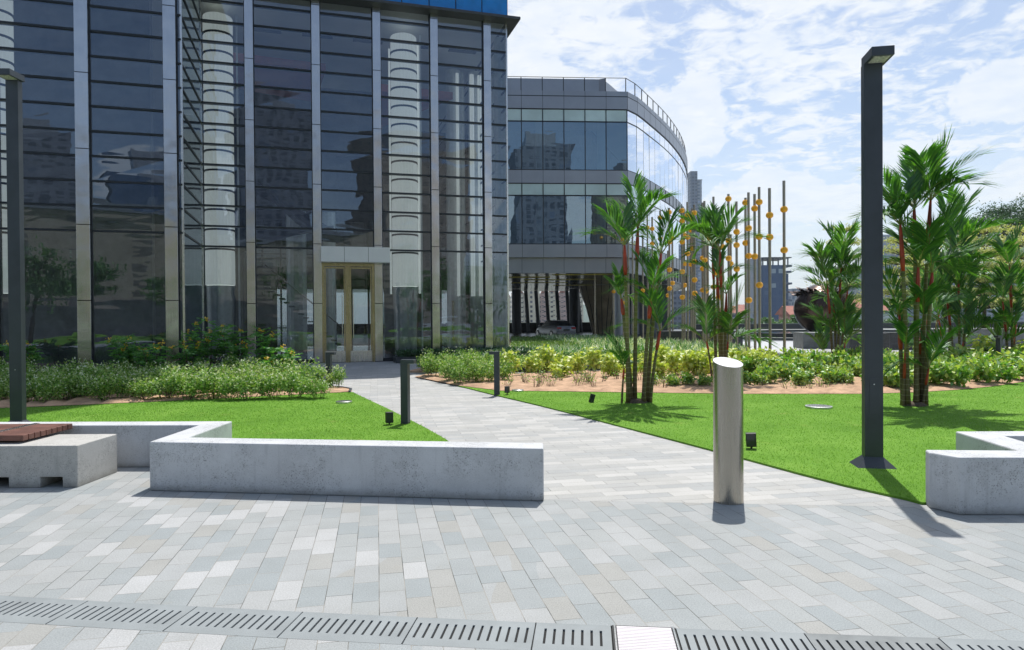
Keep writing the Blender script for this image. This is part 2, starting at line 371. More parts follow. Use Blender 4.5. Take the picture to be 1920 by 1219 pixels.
def pavers(name, ang, palette, rw=0.282, rh=0.147, offset=0.42, contrast=1.0, whiteshift=0.0):
    m, t, bs = mat_base(name); oc = objcoord(t)
    mp = t.node('ShaderNodeMapping'); t.link(oc, mp.inputs[0]); mp.inputs['Rotation'].default_value = (0, 0, ang)
    br = t.node('ShaderNodeTexBrick'); t.link(mp.outputs[0], br.inputs['Vector'])
    br.offset = offset; br.offset_frequency = 2; br.squash = 1.0
    br.inputs['Color1'].default_value = (0, 0, 0, 1); br.inputs['Color2'].default_value = (1, 1, 1, 1); br.inputs['Mortar'].default_value = (0.5, 0.5, 0.5, 1)
    br.inputs['Scale'].default_value = 1.0; br.inputs['Mortar Size'].default_value = 0.0022; br.inputs['Mortar Smooth'].default_value = 0.1
    br.inputs['Bias'].default_value = 0.0; br.inputs['Brick Width'].default_value = rw; br.inputs['Row Height'].default_value = rh
    sc = t.node('ShaderNodeSeparateColor'); t.link(br.outputs['Color'], sc.inputs[0]); v = sc.outputs[0]
    if whiteshift:
        sx = t.node('ShaderNodeSeparateXYZ'); t.link(oc, sx.inputs[0])
        v = t.math('ADD', v, t.smooth(t.math('ADD', sx.outputs[0], t.math('MULTIPLY', t.noise(oc, 0.7, 2, 0.5), 1.2)), -1.1, 0.9, whiteshift, -0.05))
    cc = t.ramp(v, palette, 'CONSTANT')
    g1 = t.noise(oc, 120.0, 4, 0.8); g2 = t.noise(oc, 3.0, 4, 0.6); g3 = t.noise(oc, 0.6, 3, 0.5)
    cc = t.mix(1.0, cc, t.ramp(g1, [(0.30, (0.66,) * 3), (0.70, (1.22,) * 3)]), 'MULTIPLY')
    cc = t.mix(1.0, cc, t.ramp(g2, [(0.3, (0.93, 0.93, 0.92)), (0.7, (1.04,) * 3)]), 'MULTIPLY')
    cc = t.mix(1.0, cc, t.ramp(g3, [(0.3, (0.94, 0.94, 0.93)), (0.7, (1.03,) * 3)]), 'MULTIPLY')
    # stains
    st = t.math('MULTIPLY', t.smooth(t.noise(oc, 2.3, 7, 0.75, 0.3), 0.56, 0.82), 0.30)
    cc = t.mix(st, cc, (0.30, 0.27, 0.20))
    # joints, darker in places
    jd = t.ramp(t.noise(oc, 2.3, 3, 0.6), [(0.4, (0.30, 0.29, 0.26)), (0.62, (0.07, 0.075, 0.07))])
    cc = t.mix(br.outputs['Fac'], cc, jd)
    t.link(cc, bs.inputs['Base Color'])
    t.link(t.smooth(g1, 0.3, 0.7, 0.62, 0.8), bs.inputs['Roughness']); bs.inputs['Specular IOR Level'].default_value = 0.35
    b = t.node('ShaderNodeBump'); b.inputs['Strength'].default_value = 0.5; b.inputs['Distance'].default_value = 0.004
    t.link(t.math('ADD', t.math('MULTIPLY', br.outputs['Fac'], -1.0), t.math('MULTIPLY', g1, 0.25)), b.inputs['Height']); t.link(b.outputs[0], bs.inputs['Normal'])
    return m
PA = R(79.2)   # direction of the plaza's long joints
PAL = [(0.0, (0.318, 0.345, 0.355)), (0.16, (0.340, 0.360, 0.364)), (0.32, (0.300, 0.330, 0.342)), (0.46, (0.342, 0.347, 0.336)), (0.54, (0.356, 0.373, 0.380)), (0.68, (0.316, 0.342, 0.352)), (0.80, (0.378, 0.392, 0.397)), (0.955, (0.435, 0.445, 0.452))]
PAL2 = [(0.0, (0.395, 0.402, 0.400)), (0.2, (0.43, 0.433, 0.425)), (0.35, (0.375, 0.388, 0.394)), (0.5, (0.455, 0.456, 0.448)), (0.65, (0.41, 0.417, 0.417)), (0.8, (0.49, 0.49, 0.482))]
M['plaza'] = pavers('plaza_pavers', -(PA + R(22)), PAL, whiteshift=0.12)
M['path'] = pavers('path_pavers', -R(11.2), PAL2, 0.42, 0.135, 0.37)
M['drain_stone'] = mat('drain_stone', (0.28, 0.31, 0.32), 0.75, 0, 0.10, 3.0, bump=0.1, bscale=160, grain=0.22)
M['forecourt'] = mat('forecourt_stone', (0.52, 0.53, 0.54), 0.35, 0, 0.10, 1.5)
M['asphalt'] = mat('asphalt', (0.055, 0.058, 0.064), 0.30, 0, 0.2, 2.0)
M['granite'] = mat('dark_granite', (0.050, 0.056, 0.064), 0.28, 0, 0.3, 9.0)
M['granite_lt'] = mat('grey_granite', (0.16, 0.175, 0.17), 0.45, 0, 0.2, 5.0)
M['city_ground'] = mat('city_ground', (0.12, 0.13, 0.11), 0.9, 0, 0.3, 0.02)

def grassmat():
    m, t, bs = mat_base('lawn_grass'); oc = objcoord(t)
    n1 = t.noise(oc, 0.9, 5, 0.65); n2 = t.noise(oc, 45.0, 4, 0.7); n3 = t.noise(oc, 0.35, 3, 0.5)
    f = t.math('ADD', t.math('MULTIPLY', n1, 0.55), t.math('MULTIPLY', n2, 0.45))
    cc = t.ramp(f, [(0.32, (0.085, 0.195, 0.024)), (0.5, (0.130, 0.275, 0.036)), (0.68, (0.205, 0.360, 0.065))])
    dry = t.math('MULTIPLY', t.smooth(t.noise(oc, 1.3, 5, 0.7, 0.4), 0.60, 0.76), 0.55)
    cc = t.mix(dry, cc, (0.32, 0.30, 0.10))
    t.link(cc, bs.inputs['Base Color']); bs.inputs['Roughness'].default_value = 0.95; bs.inputs['Specular IOR Level'].default_value = 0.1
    b = t.node('ShaderNodeBump'); b.inputs['Strength'].default_value = 0.6; b.inputs['Distance'].default_value = 0.012
    t.link(n2, b.inputs['Height']); t.link(b.outputs[0], bs.inputs['Normal'])
    return m
M['lawn'] = grassmat()
M['blade'] = foliage('grass_blade', [(0.10, 0.23, 0.026), (0.155, 0.32, 0.042), (0.25, 0.42, 0.09)], 0.5, gloss=0.02)
M['soil'] = mat('red_soil', (0.56, 0.375, 0.25), 0.95, 0, 0.22, 3.0, bump=1.0, bscale=14, spec=0.1, grain=0.2)
M['orange'] = mat('orange_paint', (0.95, 0.47, 0.02), 0.36, 0, 0.06, 8)
M['bronze'] = mat('bronze', (0.075, 0.050, 0.040), 0.26, 0.9, 0.2, 2.0)
M['white'] = mat('white_paint', (0.78, 0.79, 0.80), 0.5, 0, 0.05)

# ------------------------------------------------------------------ ground, paving, lawns, beds
def structure(o): o['kind'] = 'structure'; return o
structure(MB().sheet([(-1600, -380), (2200, -380), (2200, 2500), (-1600, 2500)], -14.0).build('city_ground', M['city_ground']))
structure(MB().prism([(-90, -70), (110, -70), (110, 92), (-90, 92)], -13.9, -0.012).build('podium', M['granite_lt']))
structure(MB().sheet([(-90, 44), (28, 44), (28, 91.9), (-90, 91.9)], -0.004).build('driveway', M['asphalt']))
structure(MB().sheet([(-2, 20), (90, 8), (109, 8), (109, 60), (28.01, 60), (28.01, 43.99), (-2, 43.99)], -0.0035).build('forecourt', M['forecourt']))
# drain curve (upper edge) in the world
U3 = [G(0, 1117), G(950, 1165), G(1900, 1201)]
L3 = [G(0, 1163), G(880, 1219), G(1900, 1264)]
def quad_fit(P):
    A = np.array([[p.x ** 2, p.x, 1] for p in P]); return np.linalg.solve(A, np.array([p.y for p in P]))
qu, ql = quad_fit(U3), quad_fit(L3)
width_d = 0.30
def up_y(x): return qu[0] * x * x + qu[1] * x + qu[2]
xs = [-7 + 0.5 * i for i in range(29)]
front = [(x, up_y(x) - width_d) for x in xs]; back = [(x, up_y(x)) for x in xs]
bx_ = [(-90, -70), (110, -70), (110, up_y(7) - width_d)]
structure(MB().sheet([(-90, -70), (110, -70), (110, front[-1][1])] + [(x, y) for x, y in front[::-1]] + [(-90, front[0][1])], 0.0).build('plaza_near', M['plaza']))
WA = [(-3.33, 6.24), (0.26, 5.78)]
bl = Vector((0.26, 5.80)); br_ = Vector((3.40, 5.50))
structure(MB().sheet([(-90, back[0][1])] + back + [(110, back[-1][1]), (110, 6.0), (3.42, 5.52), (0.26, 5.82), (-3.2, 6.3), (-3.2, 7.5), (-90, 7.5)], 0.0).build('plaza', M['plaza']))
# path to the entrance
FA = math.atan2(0.28, 0.96)                      # facade direction
FD = Vector((math.cos(FA), math.sin(FA))); FN = Vector((-math.sin(FA), math.cos(FA)))
P0 = Vector((-6.08, 25.1))                       # origin of the tower's right plane
def W2(u, v): p = P0 + FD * u + FN * v; return (p.x, p.y)
path = [(-3.2, 6.3), (0.26, 5.82), (3.42, 5.52), (4.4, 5.6), (4.4, 8), (9, 9), (9, 20), (-1, 22), W2(8, -0.3), W2(8, 1.0), W2(-4.6, 1.0), W2(-5.0, -3.4), W2(-14, -4.2), (-22, 14), (-22, 9), (-3.2, 7.5)]
structure(MB().sheet(path, 0.0005).build('path', M['path']))
def pts(lst): return [tuple(G(*p)[:2]) for p in lst]
ledge = pts([(835, 826), (800, 806), (760, 785), (723, 766.6), (692, 752), (661, 737)])
lfront = pts([(640, 738), (520, 744), (300, 755), (150, 762), (0, 768), (-200, 776)])
lawnL = [(-16, 7.52), (-3.12, 7.52), (-3.12, 6.42), (0.02, 6.12)] + ledge + lfront + [(-16, 11.0)]
redge = pts([(858, 725), (876, 729), (926, 741.6), (1000, 759), (1060, 774), (1170, 803), (1280, 832), (1397, 863), (1492, 889), (1583, 913), (1650, 928), (1700, 939), (1729, 947)])
rfront = pts([(2300, 670), (2100, 690), (1990, 706), (1920, 718), (1860, 727), (1800, 733), (1720, 738), (1620, 741), (1400, 741), (1160, 738), (1040, 736), (940, 735)])
lawnR = redge + [(3.6, 5.62), (4.3, 5.62), (4.3, 6.3), (22, 6.3)] + rfront
structure(MB().prism(lawnL, -0.01, 0.022).build('lawn_left', M['lawn']))
structure(MB().prism(lawnR, -0.01, 0.022).build('lawn_right', M['lawn']))
def soil_bed(name, poly, z, seed):
    """gently lumpy soil inside a polygon"""
    bm = bmesh.new(); vs = [bm.verts.new((p[0], p[1], 0)) for p in poly]; bm.faces.new(vs)
    bmesh.ops.triangulate(bm, faces=bm.faces[:])
    for _ in range(5):
        es = [e for e in bm.edges if e.calc_length() > 0.5]
        if not es: break
        bmesh.ops.subdivide_edges(bm, edges=es, cuts=1); bmesh.ops.triangulate(bm, faces=[f for f in bm.faces if len(f.verts) > 3])
    rr = random.Random(seed)
    for v in bm.verts:
        v.co.z = z + (0 if v.is_boundary else rr.uniform(0.0, 0.07))
    me = bpy.data.meshes.new(name); bm.to_mesh(me); bm.free(); me.materials.append(M['soil'])
    me.polygons.foreach_set('use_smooth', [True] * len(me.polygons))
    o = bpy.data.objects.new(name, me); col.objects.link(o); return structure(o)
lback = pts([(654, 731), (636, 727.5), (600, 726), (560, 700)]) + [W2(-6, -4.4), W2(-22, -4.4), (-24, 13)]
soilL = list(reversed(lfront)) + [(-2.2 - 1.9, 14.55)] + lback
soilL = pts([(-200, 776), (0, 768), (150, 762), (300, 755), (520, 744), (640, 738), (661, 736), (654, 731), (636, 727.5), (598, 725), (560, 704)]) + [W2(-6.5, -4.4), W2(-22, -4.4), (-24, 13), (-16, 11.0)]
soil_bed('soil_left', soilL, 0.03, 1)
soilR = pts([(777, 708), (858, 725)]) + list(reversed(rfront)) + pts([(2300, 655), (1920, 662), (1660, 674), (1480, 680), (1300, 690), (1100, 698), (960, 703), (850, 703), (800, 703)])
soil_bed('soil_right', soilR, 0.03, 2)

def in_poly(P, poly):
    x, y = P[:, 0], P[:, 1]; r = np.zeros(len(P), bool); n = len(poly)
    for i in range(n):
        x1, y1 = poly[i]; x2, y2 = poly[(i + 1) % n]
        c = ((y1 > y) != (y2 > y)) & (x < (x2 - x1) * (y - y1) / ((y2 - y1) + 1e-12) + x1); r ^= c
    return r
def scatter(poly, n, power=0.0, ymax=None):
    xs = [p[0] for p in poly]; ys = [p[1] for p in poly]; out = []; tot = 0
    while tot < n:
        P = RNG.uniform((min(xs), min(ys)), (max(xs), max(ys)), (n * 2, 2))
        if power:
            w = (min(ys) / P[:, 1]) ** power; P = P[RNG.random(len(P)) < w]
        P = P[in_poly(P, poly)]
        out.append(P); tot += len(P)
    return np.concatenate(out)[:n]
def grass(name, poly, n, label):
    P = scatter(poly, n, 1.6)
    # keep the blades in the camera's neighbourhood
    P = P[np.abs(P[:, 0]) < 0.85 * P[:, 1] + 1.5]; n = len(P)
    P = P + RNG.normal(0, 0.012, (n, 2)); h = RNG.uniform(0.008, 0.021, n) * (1 + 0.015 * P[:, 1]); a = RNG.uniform(0, 2 * np.pi, n); w = h * 0.16 + 0.0006 * P[:, 1]
    lean = RNG.normal(0, 0.35, (n, 2)) * h[:, None]
    B = np.c_[P, np.full(n, 0.018)]; s = np.c_[np.cos(a), np.sin(a), np.zeros(n)] * w[:, None] * 0.5
    T = B + np.c_[lean, h]
    V = np.stack([B - s, B + s, T], 1).reshape(-1, 3)
    o = np_obj(name, V, np.arange(3 * n).reshape(n, 3), M['blade'], k=3)
    tag(o, label, 'grass', kind='stuff')
grass('grass_blades', lawnL, 150000, 'short bright green blades of grass covering the lawn left of the path')
grass('grass_blades', lawnR, 260000, 'short bright green blades of grass covering the lawn right of the path')

# ------------------------------------------------------------------ drain channel
def drain():
    w = width_d
    # segments cut perpendicular to the curve: (x along the upper edge)
    cuts = [G(-400, 1090).x, G(-160, 1105).x, G(165, 1127).x, G(370, 1137).x, G(568, 1147).x, G(783, 1157).x, G(1005, 1166).x, G(1146, 1173).x, G(1266, 1177).x, G(1508, 1188).x, G(1763, 1199).x, G(2000, 1208).x, G(2260, 1218).x]
    names = []
    def fr(x):
        s = 2 * qu[0] * x + qu[1]; T = Vector((1, s)).normalized(); N = Vector((T.y, -T.x)); return Vector((x, up_y(x))), T, N
    stain = mat('drain_stone_dark', (0.22, 0.24, 0.245), 0.75, 0, 0.2, 3.0, bump=0.1, bscale=160, grain=0.22)
    void = mat('drain_void', (0.015, 0.016, 0.017), 0.9)
    k = 0
    for i in range(len(cuts) - 1):
        x0, x1 = cuts[i] + 0.003, cuts[i + 1] - 0.003
        p0, T0, N0 = fr(x0); p1, T1, N1 = fr(x1)
        T = (p1 - p0).normalized(); N = Vector((T.y, -T.x)); Ls = (p1 - p0).length
        rz = math.atan2(T.y, T.x)
        if abs(cuts[i] - G(1146, 1173).x) < 1e-4:
            o = empty('access_cover', (p0.x, p0.y, 0), rz, 'ribbed stainless access cover in a black frame set in the drain line', 'drain cover')
            MB().box(0, -w, -0.02, Ls, 0, 0.0035).build('cover_frame', M['black'], o)
            f = MB(); nb = 17
            for j in range(nb):
                y = -w + 0.02 + (w - 0.04) * (j + 0.5) / nb; f.box(0.022, y - 0.0058, 0.0, Ls - 0.022, y + 0.0052, 0.0105)
            f.box(0.30 * Ls, -w + 0.016, 0.0, 0.303 * Ls, -0.016, 0.0101); f.build('ribbed_plate', mat('pale_ribs', (0.74, 0.70, 0.72), 0.35, 0.1, 0.05), o)
            for sx in (0.012, Ls - 0.012): MB().box(sx - 0.004, -w + 0.01, 0.004, sx + 0.004, -0.01, 0.013).build('frame_edge', M['steel_plain'], o)
            continue
        dark = abs(cuts[i] - G(1508, 1188).x) < 1e-4
        word = ['far left', 'second', 'third', 'fourth', 'fifth', 'sixth', 'seventh', 'cover', 'eighth', 'darker', 'last', 'outermost'][i]
        lab = 'dark stained slotted stone drain slab right of the access cover' if dark else 'pale grey slotted stone drain slab, %s of the row counted from the left' % word
        o = empty('drain_slab', (p0.x, p0.y, 0), rz, lab, 'drain slab', 'slotted stone slabs of the drain line')
        # slab with real slots: strips between slots + borders, one mesh
        pitch = 0.0455; ns = int((Ls - 0.012) / pitch); off = (Ls - ns * pitch) / 2; sw = 0.0125
        f = MB(); z0, z1 = -0.05, 0.0
        f.box(0, -0.062, z0, Ls, 0, z1); f.box(0, -w, z0, Ls, -w + 0.078, z1)
        xprev = 0
        for j in range(ns + 1):
            xe = off + (j + 0.5) * pitch - sw / 2 if j < ns else Ls
            f.box(xprev, -w + 0.078, z0, xe, -0.062, z1); xprev = xe + sw
        f.build('slotted_slab', stain if dark else M['drain_stone'], o)
    g = [(x, up_y(x) + 0.004) for x in xs] + [(x, up_y(x) - w - 0.004) for x in xs[::-1]]
    structure(MB().sheet(g, -0.0095).build('drain_channel', void))
drain()

# ------------------------------------------------------------------ low concrete seat walls
H = 0.45
o = MB().prism([(-3.33, 6.24), (0.26, 5.78), (0.27, 6.05), (-3.08, 6.47), (-3.08, 7.49), (-16, 7.85), (-16, 7.59), (-3.33, 7.23)], 0.0, H).build('seat_wall', M['seat_conc'], bevel=0.012)
tag(o, 'long zigzag concrete seat wall with bright top between plaza and left lawn', 'seat wall')
o = MB().prism([(3.36, 5.50), (3.47, 5.30), (9.0, 5.12), (9.0, 5.40), (4.42, 5.55), (4.50, 6.24), (9, 6.18), (9, 6.45), (4.22, 6.50), (4.12, 5.56), (3.40, 5.62)], 0.0, H).build('seat_wall', M['seat_conc'], bevel=0.012)
tag(o, 'grey concrete seat wall cut off by the right edge, beside the lamp post', 'seat wall')
# bench on concrete blocks
b = empty('bench', (-5.1, 6.7, 0), 0, 'concrete block bench with brown wooden slats on top, at the left edge', 'bench')
f = MB(); X0, X1, Y0, Y1 = -1.25, 1.02, -0.32, 0.33
f.box(X0, Y0, 0.11, X1, Y1, 0.395)
for a, c in ((X0, X0 + 0.3), (-0.62, -0.22), (0.02, 0.50), (0.80, X1)): f.box(a, Y0, 0.0, c, Y1, 0.112)
cb = MB()
# one solid outline: comb profile extruded in depth
prof = [(X0, 0.395), (X0, 0), (X0 + 0.3, 0), (X0 + 0.3, 0.10), (-0.62, 0.10), (-0.62, 0), (-0.10, 0), (-0.10, 0.10), (0.375, 0.10), (0.375, 0), (0.67, 0), (0.67, 0.10), (0.88, 0.10), (0.88, 0), (X1, 0), (X1, 0.395)]
n = len(prof); cb.add([(x, Y0, z) for x, z in prof] + [(x, Y1, z) for x, z in prof], [tuple(range(n)), tuple(range(n, 2 * n))[::-1]] + [(i, n + i, n + (i + 1) % n, (i + 1) % n) for i in range(n)])
cb.build('concrete_block', M['block_conc'], b, bevel=0.008)
wood = mat('brown_wood', (0.17, 0.075, 0.055), 0.55, 0, 0.25, 7.0, bump=0.15, bscale=40)
for k in range(9):
    y = -0.20 + k * 0.083
    MB().box(-1.6, y, 0.42, 0.43, y + 0.072, 0.475).build('slat', wood, b, bevel=0.005)
MB().box(0.02, -0.22, 0.398, 0.075, 0.56, 0.419).build('support_bar', M['dark_metal'], b)
MB().box(0.02, -0.20, 0.4755, 0.075, 0.55, 0.481).build('clamp_strip', M['steel_plain'], b)
MB().box(-0.9, -0.22, 0.398, -0.845, 0.56, 0.419).build('support_bar', M['dark_metal'], b)

# ------------------------------------------------------------------ street lamps
def lamp(loc, h, rz, label, hatch=True):
    r = empty('street_lamp', loc, rz, label, 'street lamp', 'tall square lamp posts beside the plaza')
    MB().box(-0.088, -0.05, 0.10, 0.088, 0.05, h).build('pole', M['dark_metal'], r, bevel=0.004)
    f = MB()
    a, c, e, g_ = 0.19, 0.0895, 0.155, 0.0515
    f.add([(-a, -e, 0.015), (a, -e, 0.015), (a, e, 0.015), (-a, e, 0.015), (-c, -g_, 0.12), (c, -g_, 0.12), (c, g_, 0.12), (-c, g_, 0.12), (-a, -e, 0), (a, -e, 0), (a, e, 0), (-a, e, 0)],
          [(4, 5, 6, 7), (0, 1, 5, 4), (1, 2, 6, 5), (2, 3, 7, 6), (3, 0, 4, 7), (8, 9, 1, 0), (9, 10, 2, 1), (10, 11, 3, 2), (11, 8, 0, 3), (8, 11, 10, 9)])
    f.build('base_skirt', M['dark_metal'], r)
    hd = MB().box(-0.084, -0.27, h - 0.005, 0.125, 0.048, h + 0.085).build('lamp_head', M['dark_metal'], r, bevel=0.004)
    MB().box(-0.055, -0.245, h - 0.011, 0.095, -0.075, h - 0.0052).build('light_panel', mat('led_panel', (0.5, 0.5, 0.42), 0.3, 0, 0.5, 60.0), hd)
    hp = MB().box(-0.045, -0.0535, 0.55, 0.05, -0.05, 0.92).build('hatch', M['dark_metal'], r, bevel=0.001)
    MB().sphere((0.0, -0.055, 0.86), 0.006, 8, 6).build('lock', M['white'], hp)
lamp(G(1636, 877), 4.12, R(-10), 'tall dark square lamp post on the right lawn in front of the palms')
lamp((-7.25, 10.0, 0), 5.08, R(2), 'tall dark square lamp post at the left edge behind the seat wall')

# ------------------------------------------------------------------ steel bollard
bl_ = empty('steel_bollard', G(1366, 940), 0, 'thick brushed steel cylinder bollard with a slanted top on the paving', 'bollard')
f = MB(); n = 48; r = 0.122; vs = []
hh = lambda a: 1.175 - 0.008 * math.cos(a) + 0.036 * math.sin(a)
for k in range(n): a = 2 * math.pi * k / n; vs.append((r * math.cos(a), r * math.sin(a), 0))
for k in range(n): a = 2 * math.pi * k / n; vs.append((r * math.cos(a), r * math.sin(a), hh(a)))
f.add(vs, [(k, (k + 1) % n, n + (k + 1) % n, n + k) for k in range(n)]); f.build('shell', M['steel_bollard'], bl_, smooth=True)
f = MB(); f.add([(0.998 * v[0], 0.998 * v[1], v[2] - 0.001) for v in vs[n:]], [tuple(range(n))]); f.build('slanted_cap', M['steel_top'], bl_)

# ------------------------------------------------------------------ small path bollards and spotlights
def path_light(px, py, h, sgn, rz, label):
    r = empty('path_bollard', G(px, py), rz, label, 'bollard light', 'dark inverted-L bollard lights along the path')
    MB().box(-0.055, -0.055, 0, 0.055, 0.055, h - 0.06).build('post', M['dark_metal'], r, bevel=0.003)
    a, c = (-0.055, 0.155) if sgn > 0 else (-0.155, 0.055)
    hd = MB().box(a, -0.055, h - 0.0595, c, 0.055, h).build('light_head', M['dark_metal'], r, bevel=0.003)
    lx = (0.07, 0.145) if sgn > 0 else (-0.145, -0.07)
    MB().box(lx[0], -0.04, h - 0.063, lx[1], 0.04, h - 0.0597).build('lens', M['white'], hd)
path_light(760.5, 797, 0.965, 1, R(-12), 'dark bollard light nearest the camera, left of the path')
path_light(932, 742, 0.895, -1, R(-6), 'dark bollard light at the right edge of the path')
path_light(617, 729, 0.83, 1, R(-10), 'dark bollard light half hidden by a small shrub near the door')
path_light(1873, 700, 1.02, -1, R(30), 'wide dark bollard beside the rightmost palm clump')
path_light(1722, 720, 0.3, 1, R(10), 'very short dark light post among the broad-leaved plants')
def spot(px, py, w, h, d, rz, tilt, label, z0=0.06):
    r = empty('spotlight', G(px, py), rz, label, 'spotlight', 'small black ground spotlights')
    MB().tube([(0, 0, 0), (0, 0, z0 + 0.02)], 0.012, 8).build('spike', M['black'], r)
    Mx = Matrix.Translation((0, 0, z0)) @ Matrix.Rotation(tilt, 4, 'Y')
    hs = MB().box(-w / 2, -d / 2, 0, w / 2, d / 2, h, Mx).build('housing', M['black'], r, bevel=0.005)
    MB().box(-w / 2 + 0.012, -d / 2 - 0.002, 0.012, w / 2 - 0.012, -d / 2, h - 0.012, Mx).build('lens', mat('lens_glass', (0.03, 0.035, 0.04), 0.08), hs)
spot(730, 799, 0.105, 0.155, 0.09, R(20), 0, 'black spotlight on the lawn beside the nearest bollard light', 0.05)
spot(951, 742, 0.09, 0.13, 0.09, R(-15), 0, 'black spotlight right of the bollard light by the red soil', 0.06)
spot(1108, 757, 0.085, 0.16, 0.05, R(15), R(16), 'black spotlight leaning to the right on the lawn', 0.02)
spot(1409, 845, 0.115, 0.155, 0.09, R(-18), R(-3), 'black spotlight beside the steel bollard', 0.05)
spot(601, 734, 0.07, 0.12, 0.09, R(-15), 0, 'black spotlight at the right end of the left hedge', 0.05)
for px, py, rr, lab in ((645, 757.5, 0.15, 'round pale drain cover flush with the left lawn'), (1535, 767, 0.215, 'round metal drain grate flush with the right lawn'), (971, 735.5, 0.13, 'small pale cover in the grass near the path bollard')):
    g = G(px, py); r = empty('lawn_drain', (g.x, g.y, 0.03), 0, lab, 'drain cover', 'round covers in the grass')
    MB().lathe(0, 0, [(rr, -0.02), (rr, 0.022), (rr * 0.94, 0.026)], 32).build('rim', M['steel_top'], r)
    f = MB()
    for k in range(9):
        x = -rr * 0.8 + k * rr * 0.2; hw = math.sqrt(max(0, (rr * 0.86) ** 2 - x * x)); f.box(x - rr * 0.035, -hw, 0.0262, x + rr * 0.035, hw, 0.028)
    f.build('slots', M['black'], r)
exec_order = 'vegetation next'

# ------------------------------------------------------------------ shrubs and ground cover
def blob_points(n, r, h, z0, rng, shell=0.55):
    d = nrm(rng.normal(size=(n, 3))); d[:, 2] = np.abs(d[:, 2]) * 1.0 - 0.25
    rad = (shell + (1 - shell) * rng.random(n)) * (1 + 0.22 * np.sin(d[:, 0] * 7 + d[:, 1] * 5 + 3 * rng.random()))
    P = d * rad[:, None] * np.array([r, r, h]); P[:, 2] = np.maximum(P[:, 2] + z0, 0.04); return P, d
def make_shrub(name, label, cat, group, r, h, n, leaf, mat_, flowers=None, twigs=7, seed=0, droop=0.0, sprigs=10):
    rng = np.random.default_rng(seed)
    root = empty(name, (0, 0, 0), 0, label, cat, group)
    Ps, Ds = [], []
    # sprigs: upright shoots from the base; leaves clothe their upper two thirds
    f = MB(); tips = []
    for k in range(sprigs):
        a = rng.uniform(0, 6.283); rr = r * math.sqrt(rng.random()) ; hh = h * (1.0 - 0.35 * (rr / r) ** 2) * rng.uniform(0.72, 1.08)
        b = np.array([0.35 * rr * math.cos(a), 0.35 * rr * math.sin(a), 0]); t = np.array([rr * math.cos(a), rr * math.sin(a), hh]); tips.append(t)
        if k < twigs: f.tube([b, (b + t) / 2 + np.array([0.03, -0.02, 0.03]), t], [0.006, 0.004, 0.0025], 4)
        m = n // sprigs; s = rng.uniform(0.28, 1.0, m) ** 0.8
        P = b + (t - b) * s[:, None] + rng.normal(0, 0.055, (m, 3)) * (r / 0.35)
        dd = nrm(rng.normal(size=(m, 3)) + np.array([0, 0, 0.5 - droop])); Ps.append(P); Ds.append(dd)
    P = np.concatenate(Ps); Dd = np.concatenate(Ds); P[:, 2] = np.maximum(P[:, 2], 0.03)
    V, Fq = leaves(P, Dd, rng.uniform(0.7, 1.25, len(P)) * leaf, rng.uniform(0.5, 0.68, len(P)) * leaf, rng)
    np_obj('foliage', V, Fq, mat_, root); f.build('stem', M['twig'], root)
    if flowers:
        fm, fn, fs = flowers; idx = rng.integers(0, len(tips), fn)
        P = np.array(tips)[idx] + rng.normal(0, 0.05, (fn, 3)) * (r / 0.3); P[:, 2] += 0.01
        V, Fq = leaves(np.repeat(P, 3, 0), nrm(rng.normal(size=(fn * 3, 3)) + np.array([0, 0, 0.6])), fs, fs * 0.6, rng)
        np_obj('flower', V, Fq, fm, root)['kind'] = 'stuff'
    return root
def place(protos, spots, labelf, used):
    for i, (x, y, s) in enumerate(spots):
        k = i % len(protos); p = protos[k]
        if not used[k]: o = p; used[k] = True
        else: o = copy_tree(p)
        o.location = (x, y, 0.03); o.rotation_euler = (0, 0, random.uniform(0, 6.28)); o.scale = (s, s, s * random.uniform(0.92, 1.08))
        l, g = labelf(i, x, y); o['label'] = l; o['group'] = g
G1 = 'low shrubs of the left flower bed'
hp = [make_shrub('flowering_shrub', 'x', 'shrub', G1, 0.36, 0.58, 1150, 0.062, M['hedge'], (M['flower_w'], 42, 0.042), seed=20 + k, sprigs=26, twigs=12) for k in range(4)]
spots = []
for row, (yy, s0) in enumerate(((748, 0.86), (738, 0.92), (727, 0.95), (717, 0.95))):
    px = -60 + row * 11
    while px < 596 - row * 14:
        g = G(px + random.uniform(-5, 5), yy + 9 * (1 - max(0, px) / 600) + random.uniform(-3, 3)); spots.append((g.x, g.y, s0 * random.uniform(0.80, 1.15)))
        px += random.uniform(33, 45) - row * 2
place(hp, spots, lambda i, x, y: ('small-leaved green shrub with tiny white flowers in the hedge left of the path', G1), [False] * 4)
o = copy_tree(hp[0]); g = G(630, 730); o.location = (g.x, g.y, 0.03); o.scale = (0.62, 0.62, 0.85); o['label'] = 'thin lone shrub at the right end of the left hedge around the bollard light'

